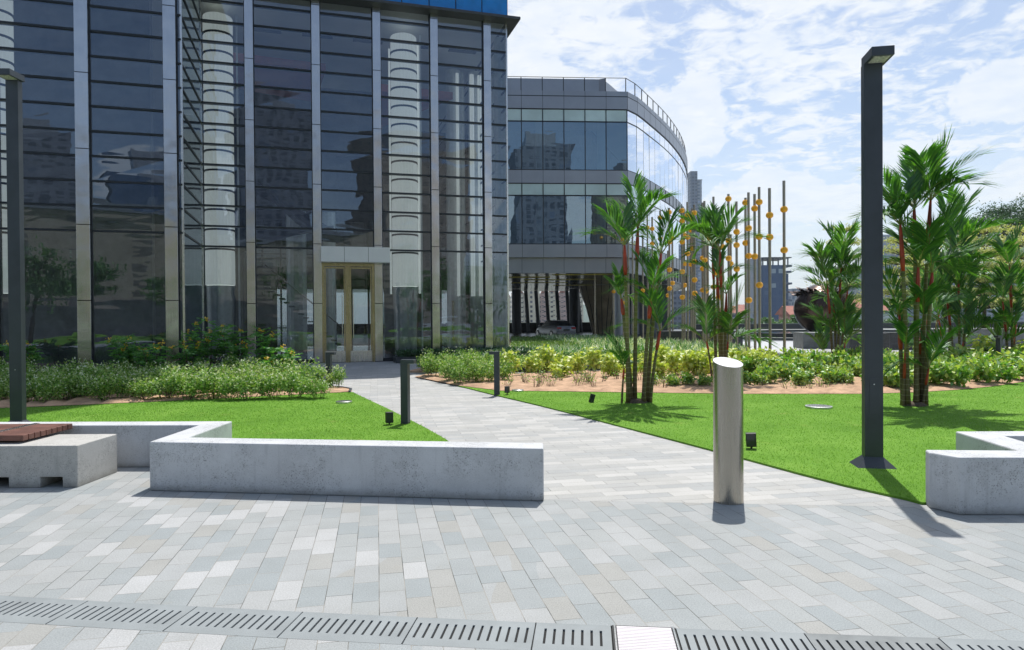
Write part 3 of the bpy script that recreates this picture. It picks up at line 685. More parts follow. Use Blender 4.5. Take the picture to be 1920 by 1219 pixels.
def tecoma(name, px, py, h, n_br, seed, label, lean=0.5, yshrink=1.0):
    h *= 1.12; rng = np.random.default_rng(seed); g = G(px, py)
    root = empty(name, (g.x, g.y, 0.03), 0, label, 'flowering shrub', 'tall yellow flowering shrubs behind the hedge')
    f = MB(); Ps = []; Ds = []; FP = []
    for k in range(n_br):
        a = rng.uniform(0, 6.283); t = np.array([math.cos(a) * lean * h * rng.uniform(0.3, 1), math.sin(a) * lean * h * 0.6, h * rng.uniform(0.6, 1.0)])
        mid = t * 0.5 + np.array([0, 0, 0.1 * h]); f.tube([(0, 0, 0), mid, t], [0.012, 0.008, 0.004], 5)
        for j in range(17):
            s = 0.35 + 0.65 * rng.random(); c = (1 - s) ** 2 * np.zeros(3) + 2 * s * (1 - s) * mid + s * s * t
            aa = rng.uniform(0, 6.283); d = nrm(np.array([math.cos(aa), math.sin(aa), rng.uniform(-0.3, 0.6)])); L = rng.uniform(0.14, 0.24)
            sd_ = nrm(np.cross(d, [0, 0, 1]))
            for q in range(1, 7):   # pinnate leaflets
                for sg in (-1, 1):
                    Ps.append(c + d * L * q / 6); Ds.append(d * 0.7 + sg * sd_ - np.array([0, 0, 0.25]))
        if rng.random() < 0.75: FP.append(t)
    V, Fq = leaves(np.array(Ps), np.array(Ds), 0.10, 0.045, rng)
    np_obj('foliage', V, Fq, M['bells'], root); f.build('stem', M['twig'], root)
    if FP:
        P = np.repeat(np.array(FP), 16, 0) + rng.normal(0, 0.028, (16 * len(FP), 3))
        V, Fq = leaves(P, nrm(rng.normal(size=P.shape)), 0.05, 0.035, rng); np_obj('flower', V, Fq, M['flower_y'], root)['kind'] = 'stuff'
for px, py, h, nb, l in ((45, 715, 0.95, 7, 'dark feathery shrub beside the left lamp post'), (245, 716, 1.05, 9, 'yellow flowering feathery shrub left of the second steel pillar'), (285, 722, 0.9, 6, 'low feathery shrub with yellow flower clusters before the second steel pillar'),
                         (352, 716, 1.05, 7, 'feathery shrub right of the second steel pillar with few flowers'), (398, 712, 1.45, 11, 'tallest feathery yellow-flowering shrub in the left bed'), (440, 712, 1.15, 7, 'arching feathery shrub leaning right before the glass'),
                         (490, 716, 1.2, 6, 'yellow flowering shrub in front of the third steel pillar'), (524, 722, 0.85, 7, 'compact bright shrub with the largest yellow flower cluster')):
    tecoma('yellow_bells_shrub', px, py, h, nb, int(px), l)

# right bed
G2 = 'small-leaved shrubs on the path side of the right bed'
gp = [make_shrub('green_shrub', 'x', 'shrub', G2, 0.34, 0.60, 900, 0.062, M['broad'] if k == 2 else M['hedge'], (M['flower_w'], 16, 0.035), seed=40 + k, sprigs=16, twigs=10) for k in range(3)]
spots = []
for yy, x0, x1 in ((722, 868, 930), (716, 842, 935), (709, 812, 960), (702, 800, 1000), (697, 810, 1010)):
    px = x0
    while px < x1:
        g = G(px + random.uniform(-5, 5), yy + random.uniform(-2, 2)); spots.append((g.x, g.y, random.uniform(0.8, 1.05))); px += random.uniform(24, 34)
place(gp, spots, lambda i, x, y: ('light green small-leaved shrub crowded by the entrance path in the right bed', G2), [False] * 3)
G3 = 'yellow-leaved shrubs in a row at the back of the red soil'
lp = [make_shrub('yellow_leaved_shrub', 'x', 'shrub', G3, 0.29, 0.62, 420, 0.125, M['lime'], seed=60 + k, sprigs=8, twigs=8, droop=1.1) for k in range(4)]
spots = []
for yy, x0, x1, st in ((700, 1000, 1340, 27), (708, 960, 1330, 40), (694, 1240, 1560, 26), (706, 1290, 1480, 30)):
    px = x0
    while px < x1:
        g = G(px + random.uniform(-8, 8), yy + random.uniform(-4, 4)); spots.append((g.x, g.y, random.uniform(0.75, 1.12))); px += st * random.uniform(0.8, 1.3)
for px in range(1800, 1960, 22): g = G(px, 690 + random.uniform(-3, 3)); spots.append((g.x, g.y, random.uniform(1.0, 1.35)))
place(lp, spots, lambda i, x, y: ('shrub with drooping yellow-green leaves among its like on the red soil', G3), [False] * 4)
G4 = 'broad-leaved green plants of the right bed'
bp = [make_shrub('broad_leaved_plant', 'x', 'plant', G4, 0.34, 0.52, 420, 0.135, M['broad'], (M['flower_y'], 2, 0.04), seed=80 + k, sprigs=14, twigs=6, droop=0.2) for k in range(4)]
spots = []
for yy, x0, x1, st, s0 in ((727, 1180, 1330, 40, 0.55), (722, 1400, 1640, 36, 0.72), (727, 1430, 1640, 62, 0.5), (712, 1400, 1650, 32, 0.9), (702, 1470, 1660, 30, 1.0), (694, 1480, 1680, 30, 1.0),
                       (728, 1650, 1930, 34, 0.95), (719, 1655, 1940, 32, 1.1), (709, 1655, 1960, 30, 1.1), (699, 1660, 1960, 30, 1.1), (690, 1660, 1780, 30, 1.0)):
    px = x0
    while px < x1:
        y2 = yy - max(0, px - 1780) * 0.085
        g = G(px + random.uniform(-8, 8), y2 + random.uniform(-3, 3)); spots.append((g.x, g.y, s0 * random.uniform(0.8, 1.15))); px += st * random.uniform(0.85, 1.25)
place(bp, spots, lambda i, x, y: ('glossy broad-leaved green plant between the right lawn and the far paving', G4), [False] * 4)
G5 = 'thin bare seedlings on the red soil'
tp = [make_shrub('bare_seedling', 'x', 'seedling', G5, 0.16, 0.34, 26, 0.05, M['broad'], seed=95 + k, sprigs=7, twigs=7) for k in range(3)]
spots = []
for k in range(44):
    g = G(random.uniform(945, 1330), random.uniform(712, 731)); spots.append((g.x, g.y, random.uniform(0.6, 1.1)))
for k in range(16):
    g = G(random.uniform(1400, 1620), random.uniform(722, 734)); spots.append((g.x, g.y, random.uniform(0.5, 1.0)))
place(tp, spots, lambda i, x, y: ('thin nearly bare seedling standing alone on the red soil', G5), [False] * 3)

# blades of striped ground cover and low green mats behind
def stuff_leaves(name, poly, n, L, W, mat_, label, z=0.05, up=0.9, hmax=0.2, clump=0):
    P = scatter(poly, n)
    if clump:
        C = scatter(poly, clump); i = RNG.integers(0, clump, n); P = C[i] + RNG.normal(0, 0.10, (n, 2))
    zz = z + RNG.random(n) * hmax
    dd = np.c_[RNG.normal(0, 1, (n, 2)), np.abs(RNG.normal(0, up, n))]
    V, Fq = leaves(np.c_[P, zz], dd, RNG.uniform(0.7, 1.3, n) * L, W, RNG)
    tag(np_obj(name, V, Fq, mat_), label, 'ground cover', kind='stuff')
sp = pts([(960, 640), (1060, 636), (1180, 641), (1300, 652), (1400, 663), (1380, 668), (1200, 670), (1100, 667), (1000, 672), (960, 676), (820, 690), (800, 697), (770, 697), (850, 676), (955, 668), (1100, 660), (1040, 655), (960, 657)])
spA = pts([(1000, 638), (1060, 637), (1180, 642), (1300, 652), (1400, 663), (1385, 668), (1200, 668), (1110, 664), (1080, 652)])
spB = pts([(955, 664), (1110, 662), (1110, 672), (1000, 676), (960, 682), (890, 688), (820, 694), (860, 676)])
coA = pts([(960, 637), (1010, 638), (1085, 652), (1110, 662), (960, 662)])
coB = pts([(1110, 664), (1200, 669), (1400, 668), (1450, 672), (1440, 680), (1300, 688), (1100, 690), (960, 694), (830, 696), (960, 681), (1000, 677)])
stuff_leaves('striped_ground_cover', spA, 15000, 0.36, 0.052, M['spider'], 'white-striped strap-leaved plants massed in the far part of the round bed', hmax=0.15, clump=900)
stuff_leaves('striped_ground_cover', spB, 6000, 0.36, 0.045, M['spider'], 'white-striped strap-leaved plants massed beside the tower corner', hmax=0.12, clump=330)
stuff_leaves('low_ground_cover', coA, 15000, 0.16, 0.06, M['cover'], 'fine light green mat beside the tower corner and driveway', hmax=0.16)
stuff_leaves('low_ground_cover', coB, 26000, 0.13, 0.05, M['cover'], 'fine olive green mat behind the yellow shrubs', hmax=0.14)
bedpoly = pts([(955, 636), (1060, 635), (1180, 640), (1300, 650), (1420, 662), (1462, 671), (1452, 680), (1320, 689), (1100, 692), (960, 696), (800, 699), (760, 699), (860, 676), (950, 668)])
structure(MB().prism(bedpoly, -0.005, 0.045).build('soil_round_bed', M['soil']))
def kerb(name, line, w, h, m, label, z0=-0.01):
    line = [Vector(p) for p in line]; L = []; Rr = []
    for i, p in enumerate(line):
        t = (line[min(i + 1, len(line) - 1)] - line[max(i - 1, 0)]).normalized(); nn = Vector((-t.y, t.x)); L.append(p + nn * w / 2); Rr.append(p - nn * w / 2)
    return tag(MB().prism([tuple(p) for p in L] + [tuple(p) for p in Rr[::-1]], z0, h).build(name, m), label, 'kerb')
kerb('planter_kerb', pts([(960, 698), (1100, 694.5), (1200, 693.5), (1320, 691), (1400, 685), (1455, 681), (1466, 671), (1430, 662)]), 0.16, 0.15, M['granite'], 'low dark kerb curving round the green mats')
kerb('planter_kerb', pts([(955, 660), (1000, 661.5), (1045, 662)]), 0.14, 0.10, M['granite'], 'short dark kerb between two green mats near the tower corner')
kerb('bed_edging', pts([(655, 738), (658, 732), (640, 728.5), (600, 727)]), 0.05, 0.05, M['dark_metal'], 'thin dark edging at the tip of the left bed')

# ------------------------------------------------------------------ palms
def frond_arrays(rng, base, az, el, L, droop, leaf, n=31, vee=0.72):
    """feather leaf: arching midrib with stiff leaflets held in a V"""
    P = []; 
    d = np.array([math.cos(az) * math.cos(el), math.sin(az) * math.cos(el), math.sin(el)])
    side = np.array([-math.sin(az), math.cos(az), 0.0])
    pts_ = [np.array(base, float)]; dirs = []
    m = 14
    for i in range(m):
        s = (i + 1) / m; e = el - droop * s ** 1.5
        d = np.array([math.cos(az) * math.cos(e), math.sin(az) * math.cos(e), math.sin(e)])
        pts_.append(pts_[-1] + d * L / m); dirs.append(d)
    pts_ = np.array(pts_); dirs.append(dirs[-1]); dirs = np.array(dirs)
    V = []; Fq = []
    for j in range(n):
        s = 0.20 + 0.78 * j / (n - 1); q = s * m; i = min(int(q), m - 1); fr = q - i
        c = pts_[i] * (1 - fr) + pts_[i + 1] * fr; dd = nrm(dirs[i]); up = nrm(np.cross(side, dd)) * -1.0
        if up[2] < 0: up = -up
        prof = math.sin(min(1, (s - 0.12) / 0.5) * math.pi / 2) * (1.0 - 0.15 * max(0, (s - 0.6) / 0.4) ** 2)
        ll = leaf * prof * rng.uniform(0.88, 1.08)
        for sg in (-1, 1):
            fwd = 0.70 + 0.75 * s + rng.normal(0, 0.09)
            ld = nrm(dd * fwd + side * sg * vee * rng.uniform(0.85, 1.1) + up * (0.30 + rng.normal(0, 0.08)))
            tip = c + ld * ll; tip[2] -= 0.10 * ll * ll / leaf * (1 + abs(rng.normal(0, 0.7)))
            mid = c + ld * ll * 0.5; w = 0.028 * leaf * (1.0 + 0.25 * rng.random()); wd = nrm(np.cross(ld, up)) * w + up * 0.0
            b = len(V) 
            V += [c, mid + wd, tip, mid - wd]; Fq.append((b, b + 1, b + 2, b + 3))
    return V, Fq, pts_
def palm(px, py, crowns, label, dry=(), Zs=1.0, seed=0, leafscale=1.0, zb=0.02):
    """crowns: (base offset px, top px, top py of the crownshaft, frond count, frond length m, shaft length m)"""
    rng = np.random.default_rng(seed); g = G(px, py); Z = g.y
    root = empty('palm_clump', (g.x, g.y, zb), 0, label, 'palm', 'clumps of red-stemmed palms')
    for ci, (bo, tx, ty, nf, fl, shl) in enumerate(crowns):
        yo = rng.uniform(-0.22, 0.22); bx = bo * Z / F
        tp_ = D(tx, ty, Z + yo * 0.8); top = np.array([tp_.x - g.x, tp_.y - g.y, tp_.z - zb]); base = np.array([bx, yo * 0.35, -0.02])
        d = top - base; Lh = np.linalg.norm(d); mid = base + d * 0.5 + np.array([-(top[0] - base[0]) * 0.22, 0, 0])
        cur = lambda s: (1 - s) ** 2 * base + 2 * s * (1 - s) * mid + s * s * top
        shl = min(shl, Lh * 0.55); s1 = 1 - shl / Lh
        k = min(1.0, Lh / 2.2 + 0.25)
        f = MB(); ss = np.linspace(0, s1, 9); f.tube([cur(s) for s in ss], [0.040 * k * (1.25 if s == 0 else 1.0) * (1 - 0.35 * s) for s in ss], 8)
        st = f.build('stem', M['palm_stem'], root, smooth=True)
        f = MB(); ss = np.linspace(s1, 1.0, 6); f.tube([cur(s) for s in ss], [k * r for r in (0.030, 0.040, 0.037, 0.032, 0.026, 0.018)], 8)
        f.build('crownshaft', M['palm_red'], st, smooth=True)
        a0 = rng.uniform(0, 6.283)
        for j in range(nf):
            az = a0 + j * 2.4 + rng.normal(0, 0.2); q = j / max(1, nf - 1)
            el = R(82 - 50 * q + rng.normal(0, 5)); L = 0.84 * fl * rng.uniform(0.85, 1.12)
            V, Fq, rib = frond_arrays(rng, top - nrm(d) * 0.02, az, el, L, R(18 + 42 * q), 0.60 * fl * leafscale)
            fm = MB(); fm.tube(rib[::2], [0.013 * k, 0.011 * k, 0.009, 0.007, 0.005, 0.004, 0.003, 0.002][:len(rib[::2])], 5); nr = len(fm.f)
            fm.add(V, Fq); fo = fm.build('frond', M['palm_rib'], st); fo.data.materials.append(M['palm_dry'] if ci in dry else M['palm'])
            fo.data.polygons.foreach_set('material_index', [0] * nr + [1] * (len(fm.f) - nr))
    # brown root mound
    f = MB()
    f.sphere((0, 0, -0.02), 0.22, 12, 8, (1.0, 0.8, 0.45)); o = f.build('root_mound', M['root'], root, smooth=True)
    return root
def stemmat():
    m, t, bs = mat_base('palm_stem'); oc = objcoord(t)
    sp_ = t.node('ShaderNodeSeparateXYZ'); t.link(oc, sp_.inputs[0])
    ring = t.math('FRACT', t.math('MULTIPLY', sp_.outputs[2], 11.0)); rg = t.math('LESS_THAN', ring, 0.14)
    n = t.noise(oc, 9.0, 4, 0.6)
    hgt = t.smooth(sp_.outputs[2], 0.3, 2.0)
    c1 = t.ramp(n, [(0.3, (0.085, 0.060, 0.028)), (0.7, (0.17, 0.125, 0.05))]); c2 = t.ramp(n, [(0.3, (0.13, 0.15, 0.03)), (0.7, (0.24, 0.24, 0.05))])
    cc = t.mix(hgt, c1, c2); cc = t.mix(t.math('MULTIPLY', rg, 0.6), cc, (0.32, 0.28, 0.20))
    t.link(cc, bs.inputs['Base Color']); bs.inputs['Roughness'].default_value = 0.55; return m
M['palm_stem'] = stemmat()
M['palm_red'] = mat('palm_red', (0.42, 0.040, 0.012), 0.40, 0, 0.30, 5.0, c2=(0.26, 0.035, 0.015))
M['palm_rib'] = mat('palm_rib', (0.22, 0.24, 0.05), 0.5, 0, 0.3, 6.0)
M['root'] = mat('root_mound', (0.10, 0.075, 0.05), 0.95, 0, 0.3, 20, bump=1.0, bscale=30)
palm(1193, 757, [(-16, 1171, 458, 5, 0.85, 0.55), (-2, 1196, 425, 5, 0.86, 0.6), (22, 1240, 475, 4, 0.85, 0.55), (12, 1222, 545, 4, 0.80, 0.5), (-8, 1165, 560, 3, 0.6, 0.3), (26, 1238, 620, 4, 0.80, 0.35), (-28, 1170, 690, 3, 0.6, 0.2)],
     'palm clump on the right lawn nearest the path, before the curved building', seed=3)
palm(1350, 716, [(-6, 1336, 462, 6, 1.05, 0.8), (4, 1350, 468, 6, 1.05, 0.9), (10, 1362, 550, 4, 0.65, 0.6), (-14, 1325, 640, 4, 1.0, 0.2), (12, 1365, 640, 4, 1.25, 0.2), (0, 1345, 520, 3, 0.8, 0.5)],
     'palm clump behind the steel bollard, in front of the orange balls', seed=5)
palm(1568, 686, [(2, 1577, 502, 6, 1.40, 1.0), (-8, 1551, 535, 5, 1.35, 0.9), (8, 1590, 540, 5, 1.35, 0.9), (0, 1563, 565, 4, 1.1, 0.8), (-4, 1556, 620, 4, 1.1, 0.3), (10, 1585, 640, 5, 1.3, 0.3), (-12, 1545, 665, 3, 1.0, 0.2)],
     'palm clump in front of the bronze sphere', seed=8)
palm(1714, 763, [(18, 1745, 374, 7, 1.12, 0.75), (4, 1714, 388, 6, 0.86, 0.5), (-14, 1688, 420, 5, 0.95, 0.8), (0, 1722, 500, 5, 1.05, 0.6), (20, 1748, 510, 5, 1.1, 0.5), (-18, 1686, 590, 4, 0.8, 0.6), (8, 1732, 600, 4, 0.85, 0.6), (14, 1742, 690, 4, 0.8, 0.3), (-22, 1698, 655, 3, 0.8, 0.5)],
     'tallest palm clump on the right lawn beside the lamp post', seed=13)
palm(1790, 690, [(-8, 1782, 470, 5, 1.7, 1.0), (6, 1797, 520, 5, 1.6, 0.9), (0, 1775, 560, 4, 1.3, 0.8), (14, 1812, 570, 5, 1.4, 0.6), (8, 1806, 640, 5, 1.5, 0.3), (-14, 1760, 600, 4, 1.2, 0.5)],
     'palm clump in the bed behind the tallest palms', seed=21)
palm(1897, 690, [(-2, 1893, 500, 5, 1.2, 1.2), (-8, 1880, 565, 4, 1.2, 0.9), (6, 1907, 570, 4, 1.2, 0.9), (2, 1900, 620, 3, 1.0, 0.4), (-10, 1878, 650, 4, 1.3, 0.3)],
     'palm clump at the right edge behind the wide dark bollard', seed=34)
palm(1745, 668, [(-4, 1752, 540, 4, 1.3, 0.9), (4, 1765, 570, 4, 1.2, 0.7), (0, 1738, 600, 4, 1.2, 0.4)], 'slim palm clump glimpsed between the tallest palms and their neighbour', seed=41)

# ------------------------------------------------------------------ poles with orange balls
POLES = [(1116, 417, (437.5, 506), 636), (1151, 432, (448, 478, 547), 638), (1169, 441, (449, 568), 641), (1179, 420, (428,), 640), (1187, 400, (411,), 643), (1206, 440, (545,), 641),
 (1215, 404, (427,), 643), (1224, 407, (429, 457), 645), (1239, 395, (408, 448), 646), (1256, 390, (398, 454, 506, 541), 649), (1261.5, 420, (447, 531), 646), (1253, 470, (554,), 642),
 (1280, 387, (395, 414, 454, 509.5, 557.5), 651), (1284, 395, (440, 495, 535), 649), (1290, 379, (404, 445, 476), 652), (1296, 395, (432, 496), 648), (1303, 384, (399.5, 491, 525, 550), 653),
 (1299.5, 391, (410, 466), 651), (1318, 380, (423, 484, 504, 544), 650), (1322, 377, (488,), 654), (1328, 400, (449,), 650), (1339, 369, (453, 538), 655), (1345, 390, (512,), 652), (1348, 400, (557.5,), 656),
 (1324, 395, (546,), 652), (1319, 430, (561.6,), 648), (1356, 395, (463,), 655), (1367, 364, (373, 451.5, 484.6), 658), (1371, 440, (494.6,), 652), (1382, 378, (434.7, 459.7, 504.6), 659),
 (1399, 371, (380, 455.6), 661), (1404.6, 361, (428, 480, 563), 662), (1416, 364, (391, 481), 663), (1424.5, 351, (379, 444, 534.5), 664), (1444, 353, (403.6, 444.7), 668), (1471, 339, (392.6, 469), 668)]
GP = 'steel poles threaded with orange balls'
for i, (px, ty, bs_, by) in enumerate(POLES):
    g = G(px, by); r = empty('ball_pole', (g.x, g.y, 0), random.uniform(0, 6), None, 'sculpture pole', GP)
    nb = len(bs_); word = ['', 'one orange ball', 'two orange balls', 'three orange balls', 'four orange balls', 'five orange balls'][nb]
    if i == 0: l = 'steel pole with two orange balls standing farthest left, before the dark underpass'
    elif i == len(POLES) - 1: l = 'steel pole with two orange balls, tallest and farthest right in the group'
    elif px >= 1399: l = 'steel pole with %s, %s from the right end of the group' % (word, {1444: 'second', 1424.5: 'third', 1416: 'fourth', 1404.6: 'fifth', 1399: 'sixth'}[px])
    elif px < 1230: l = 'steel pole with %s, %s from the left end of the group' % (word, {1151: 'second', 1169: 'third', 1179: 'fourth', 1187: 'fifth', 1206: 'sixth', 1215: 'seventh', 1224: 'eighth'}[px])
    else: l = 'steel pole with %s, number %d counted from the left in the crowded middle' % (word, sorted(p[0] for p in POLES).index(px) + 1)
    r['label'] = l
    tz = D(px, ty, g.y).z
    MB().lathe(0, 0, [(0.056, 0), (0.056, tz - 0.003), (0.05, tz)], 14).build('pole', M['pole'], r, smooth=True, angle=True)
    MB().lathe(0, 0, [(0.11, 0), (0.11, 0.02), (0.07, 0.03)], 14).build('base_plate', M['dark_metal'], r)
    for b in bs_:
        bz = D(px, b, g.y).z; rr = 0.145
        MB().sphere((0, 0, bz), rr, 20, 14, (1, 1, 0.95)).build('ball', M['orange'], r, smooth=True)

# ------------------------------------------------------------------ granite walls, basin and bronze sphere
def wall(name, x0, x1, yb, h, depth, m, label, cat='wall', capm=None):
    a = G(x0, yb); b = G(x1, yb + (x1 - x0) * 0.0)
    t = (Vector(b[:2]) - Vector(a[:2])); L = t.length; rz = math.atan2(t.y, t.x)
    r = empty(name, a, rz, label, cat)
    n = max(1, int(L / 1.2))
    MB().box(0, 0, -0.01, L, depth, h).build('body', m, r, bevel=0.01)
    f = MB()
    for k in range(1, n): f.box(L * k / n - 0.006, -0.002, 0, L * k / n + 0.006, 0.002, h - 0.02)
    f.build('joints', M['black'], r)
    if capm: MB().box(-0.02, -0.03, h + 0.001, L + 0.02, depth + 0.02, h + 0.05).build('capstone', capm, r, bevel=0.008)
    return r
wall('granite_wall', 1232, 1393, 648.5, 0.82, 1.2, M['granite'], 'dark granite wall behind the middle ball poles')
wall('granite_wall', 1506, 1592, 654, 0.78, 2.0, M['granite_lt'], 'grey granite planter wall below the bronze sphere')
wall('granite_wall', 1592.5, 1668, 660, 0.82, 2.0, M['granite'], 'dark granite planter wall behind the lamp post')
wall('granite_wall', 1668.5, 1760, 656, 0.80, 1.0, M['granite'], 'dark granite wall seen through the tallest palms')
wall('granite_ledge', 1745, 1990, 652, 0.86, 1.2, M['granite_lt'], 'pale granite ledge wall behind the right palms', capm=M['granite_lt'])
bc = D(1566, 600, 53); bc = Vector((bc.x, bc.y, 0))
rb = empty('round_basin', bc, 0, 'round dark-rimmed water basin on the bright paving below the sphere', 'basin')
MB().lathe(0, 0, [(8.2, -0.01), (8.2, 0.42), (7.7, 0.42), (7.7, 0.25), (0.01, 0.25)], 72, cap=False).build('rim', M['granite'], rb)
MB().lathe(0, 0, [(9.6, -0.01), (9.6, 0.14), (8.22, 0.14)], 72, cap=False).build('step', M['granite_lt'], rb)
w_ = mat('water', (0.05, 0.07, 0.08), 0.04, 0, 0.1, 2.0, bump=0.2, bscale=6)
MB().lathe(0, 0, [(7.69, 0.33), (0.01, 0.331)], 72, cap=False).build('water_surface', w_, rb)
# sphere with a torn crown
gs = D(1541, 578, 46.0); rad = 49.5 / F * 46
rs = empty('bronze_sphere', (gs.x, gs.y, 0.3), 0, 'large dark bronze sphere sculpture with a jagged torn top', 'sculpture')
f = MB(); nu, nv = 56, 34; vs = []
rg = np.random.default_rng(4)
for i in range(nv + 1):
    th = math.pi * i / nv
    for k in range(nu):
        a = 2 * math.pi * k / nu; cut = R(52) + 0.10 * math.sin(3 * a) + 0.05 * math.sin(11 * a)
        rr = rad
        if th < cut: rr = rad * (1.0 - 0.05 * min(1, (cut - th) / 0.06))
        vs.append((rr * math.sin(th) * math.cos(a), rr * math.sin(th) * math.sin(a), rad * 0 + rr * math.cos(th) * 0.98))
fs = []
for i in range(nv):
    for k in range(nu): fs.append((i * nu + k, (i + 1) * nu + k, (i + 1) * nu + (k + 1) % nu, i * nu + (k + 1) % nu))
cz = gs.z - 0.3
f.add([(x, y, z + cz) for x, y, z in vs], fs); f.build('sphere_body', M['bronze'], rs, smooth=True)
f = MB()
for k in range(150):
    a = rg.uniform(0, 6.283); cut = R(52) + 0.10 * math.sin(3 * a); r0 = rad * rg.uniform(0.92, 1.05); L = rg.uniform(0.12, 0.42)
    if math.cos(a) < -0.3: L *= 1.7
    p = np.array([r0 * math.sin(cut) * math.cos(a), r0 * math.sin(cut) * math.sin(a), cz + r0 * math.cos(cut)])
    d = nrm(np.array([math.cos(a + rg.normal(0, .6)), math.sin(a + rg.normal(0, .6)), rg.uniform(-0.15, 0.4)])); s = nrm(np.cross(d, [0, 0, 1])) * L * 0.3
    u = np.array([0, 0, 0.05]); f.add([p - s, p + s, p + d * L * 0.7 + s * 0.8 + u, p + d * L + u * 0.5, p + d * L * 0.6 - s * 0.7 - u, p - u * 2], [(0, 1, 2, 3, 4), (0, 4, 5), (1, 5, 2), (5, 4, 3, 2)])
f.build('torn_edge', M['bronze'], rs)
MB().lathe(0, 0, [(rad * 0.5, -0.31), (rad * 0.42, cz - rad * 0.86)], 24).build('pedestal', M['granite'], rs)
# parapet of the podium
pr = empty('parapet', (0, 90, 0), 0, 'long low black parapet along the far edge of the plaza', 'parapet')
MB().box(24, 0, -0.01, 105, 0.6, 0.62).build('body', M['granite'], pr); MB().box(23.9, -0.05, 0.621, 105, 0.7, 0.72).build('coping', M['granite_lt'], pr)

# ------------------------------------------------------------------ glass tower
def plane_u(px, v, py=400):
    d = ray(px, py); d2 = Vector((d.x, d.y)); t = (P0.dot(FN) + v) / d2.dot(FN); return (d2 * t - P0).dot(FD)
V1 = -3.67
M['cladding'] = mat('metal_cladding', (0.30, 0.325, 0.37), 0.34, 0.55, 0.06, 0.5)
M['cladding_lt'] = mat('metal_cladding_light', (0.40, 0.42, 0.44), 0.38, 0.5, 0.05, 0.5)
M['blue'] = mat('blue_panel', (0.004, 0.20, 0.60), 0.25, 0, 0.10, 3.0)
M['dark_wall'] = mat('dark_interior', (0.10, 0.105, 0.115), 0.5, 0, 0.3, 1.5)
M['stone_in'] = mat('interior_stone', (0.16, 0.15, 0.13), 0.5, 0, 0.3, 1.2)
M['floor_in'] = mat('polished_floor', (0.22, 0.21, 0.20), 0.15, 0, 0.1, 1.0)
M['ceil'] = mat('white_ceiling', (0.62, 0.62, 0.60), 0.6, 0, 0.1, 0.5)
M['red'] = mat('red_panel', (0.30, 0.06, 0.03), 0.5, 0, 0.1)
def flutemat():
    m, t, bs = mat_base('white_fluted_glow'); oc = objcoord(t)
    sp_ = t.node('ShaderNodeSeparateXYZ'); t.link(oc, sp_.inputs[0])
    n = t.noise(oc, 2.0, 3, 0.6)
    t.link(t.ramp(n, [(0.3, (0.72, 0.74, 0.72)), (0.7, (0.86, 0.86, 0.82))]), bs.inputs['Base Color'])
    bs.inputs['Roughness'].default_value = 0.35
    bs.inputs['Emission Color'].default_value = (0.93, 1.0, 0.97, 1); bs.inputs['Emission Strength'].default_value = 0.30  # glow added to brighten the columns, which are not lamps
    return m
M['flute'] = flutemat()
M['pipe'] = mat('pale_metal_slats', (0.62, 0.64, 0.65), 0.35, 0.2, 0.1)
tw = empty('glass_tower', (P0.x, P0.y, 0), FA, 'tall glass tower with steel pillars and dark horizontal fins filling the left half', 'building')
UR = -4.85; UE = plane_u(951.5, 0)
PR = [plane_u(p, 0) for p in (470, 594.5, 708, 815, 914)]
PLm = [plane_u(158.5, V1), plane_u(322.5, V1)]; dU = PLm[1] - PLm[0]
PLs = [PLm[0] - 3 * dU, PLm[0] - 2 * dU, PLm[0] - dU] + PLm
TZ = [4.16 + 0.712 * k for k in range(13)]; TOPZ = 13.1
for u, v, w in [(u, 0, 0.285) for u in PR] + [(u, V1, 0.34) for u in PLs]:
    MB().box(u - w / 2, v - 0.16, 0, u + w / 2, v + 0.20, TOPZ).build('pillar', M['steel'], tw, bevel=0.006)
    MB().box(u - w / 2 - 0.03, v - 0.02, 0, u - w / 2 - 0.001, v + 0.14, TOPZ).build('pillar_edge', M['frame'], tw)
    MB().box(u + w / 2 + 0.001, v - 0.02, 0, u + w / 2 + 0.03, v + 0.14, TOPZ).build('pillar_edge', M['frame'], tw)
def bay(u0, u1, v, zlow=0.12, z0_first=TZ[0], skiplow=False, along='u', m=None):
    """one glazed bay between two pillars: panes with very small tilts, a sill and a fin on every joint"""
    f = MB(); zs = ([zlow] if not skiplow else []) + TZ + [TOPZ]
    rr = random.Random(int(u0 * 100 + v * 10))
    for a, b in zip(zs[:-1], zs[1:]):
        e = [rr.uniform(-0.007, 0.007) for _ in range(4)]
        if along == 'u': f.add([(u0, v + e[0], a + .012), (u1, v + e[1], a + .012), (u1, v + e[2], b - .012), (u0, v + e[3], b - .012)], [(0, 1, 2, 3)])
        else: f.add([(v + e[0], u0, a + .012), (v + e[1], u1, a + .012), (v + e[2], u1, b - .012), (v + e[3], u0, b - .012)], [(0, 1, 2, 3)])
    g = f.build('glazing', m or M['glass'], tw)
    def bar(z, hh, p0, p1, name):
        if along == 'v': p0, p1 = 0.03, 0.03
        q = MB()
        if along == 'u': q.box(u0, v - p0, z - hh, u1, v + p1, z + hh)
        else: q.box(v - p1, u0, z - hh, v + p0, u1, z + hh)
        q.build(name, M['frame'], g)
    for z in TZ: bar(z, 0.027, 0.05, 0.14, 'fin')
    if not skiplow: bar(zlow - 0.05, 0.065, 0.05, 0.1, 'sill')
    return g
edges = [UR] + PR + [UE]
for i in range(len(edges) - 1):
    a = edges[i] + (0.0 if i == 0 else 0.172); b = edges[i + 1] - (0.03 if i == len(edges) - 2 else 0.172)
    bay(a, b, 0, skiplow=(i == 2))
for i in range(len(PLs)):
    a = PLs[i] + 0.2; b = (PLs[i + 1] - 0.2) if i + 1 < len(PLs) else UR
    bay(a, b, V1)
bay(V1 + 0.02, -0.02, UR, along='v', m=M['glass_ret'])
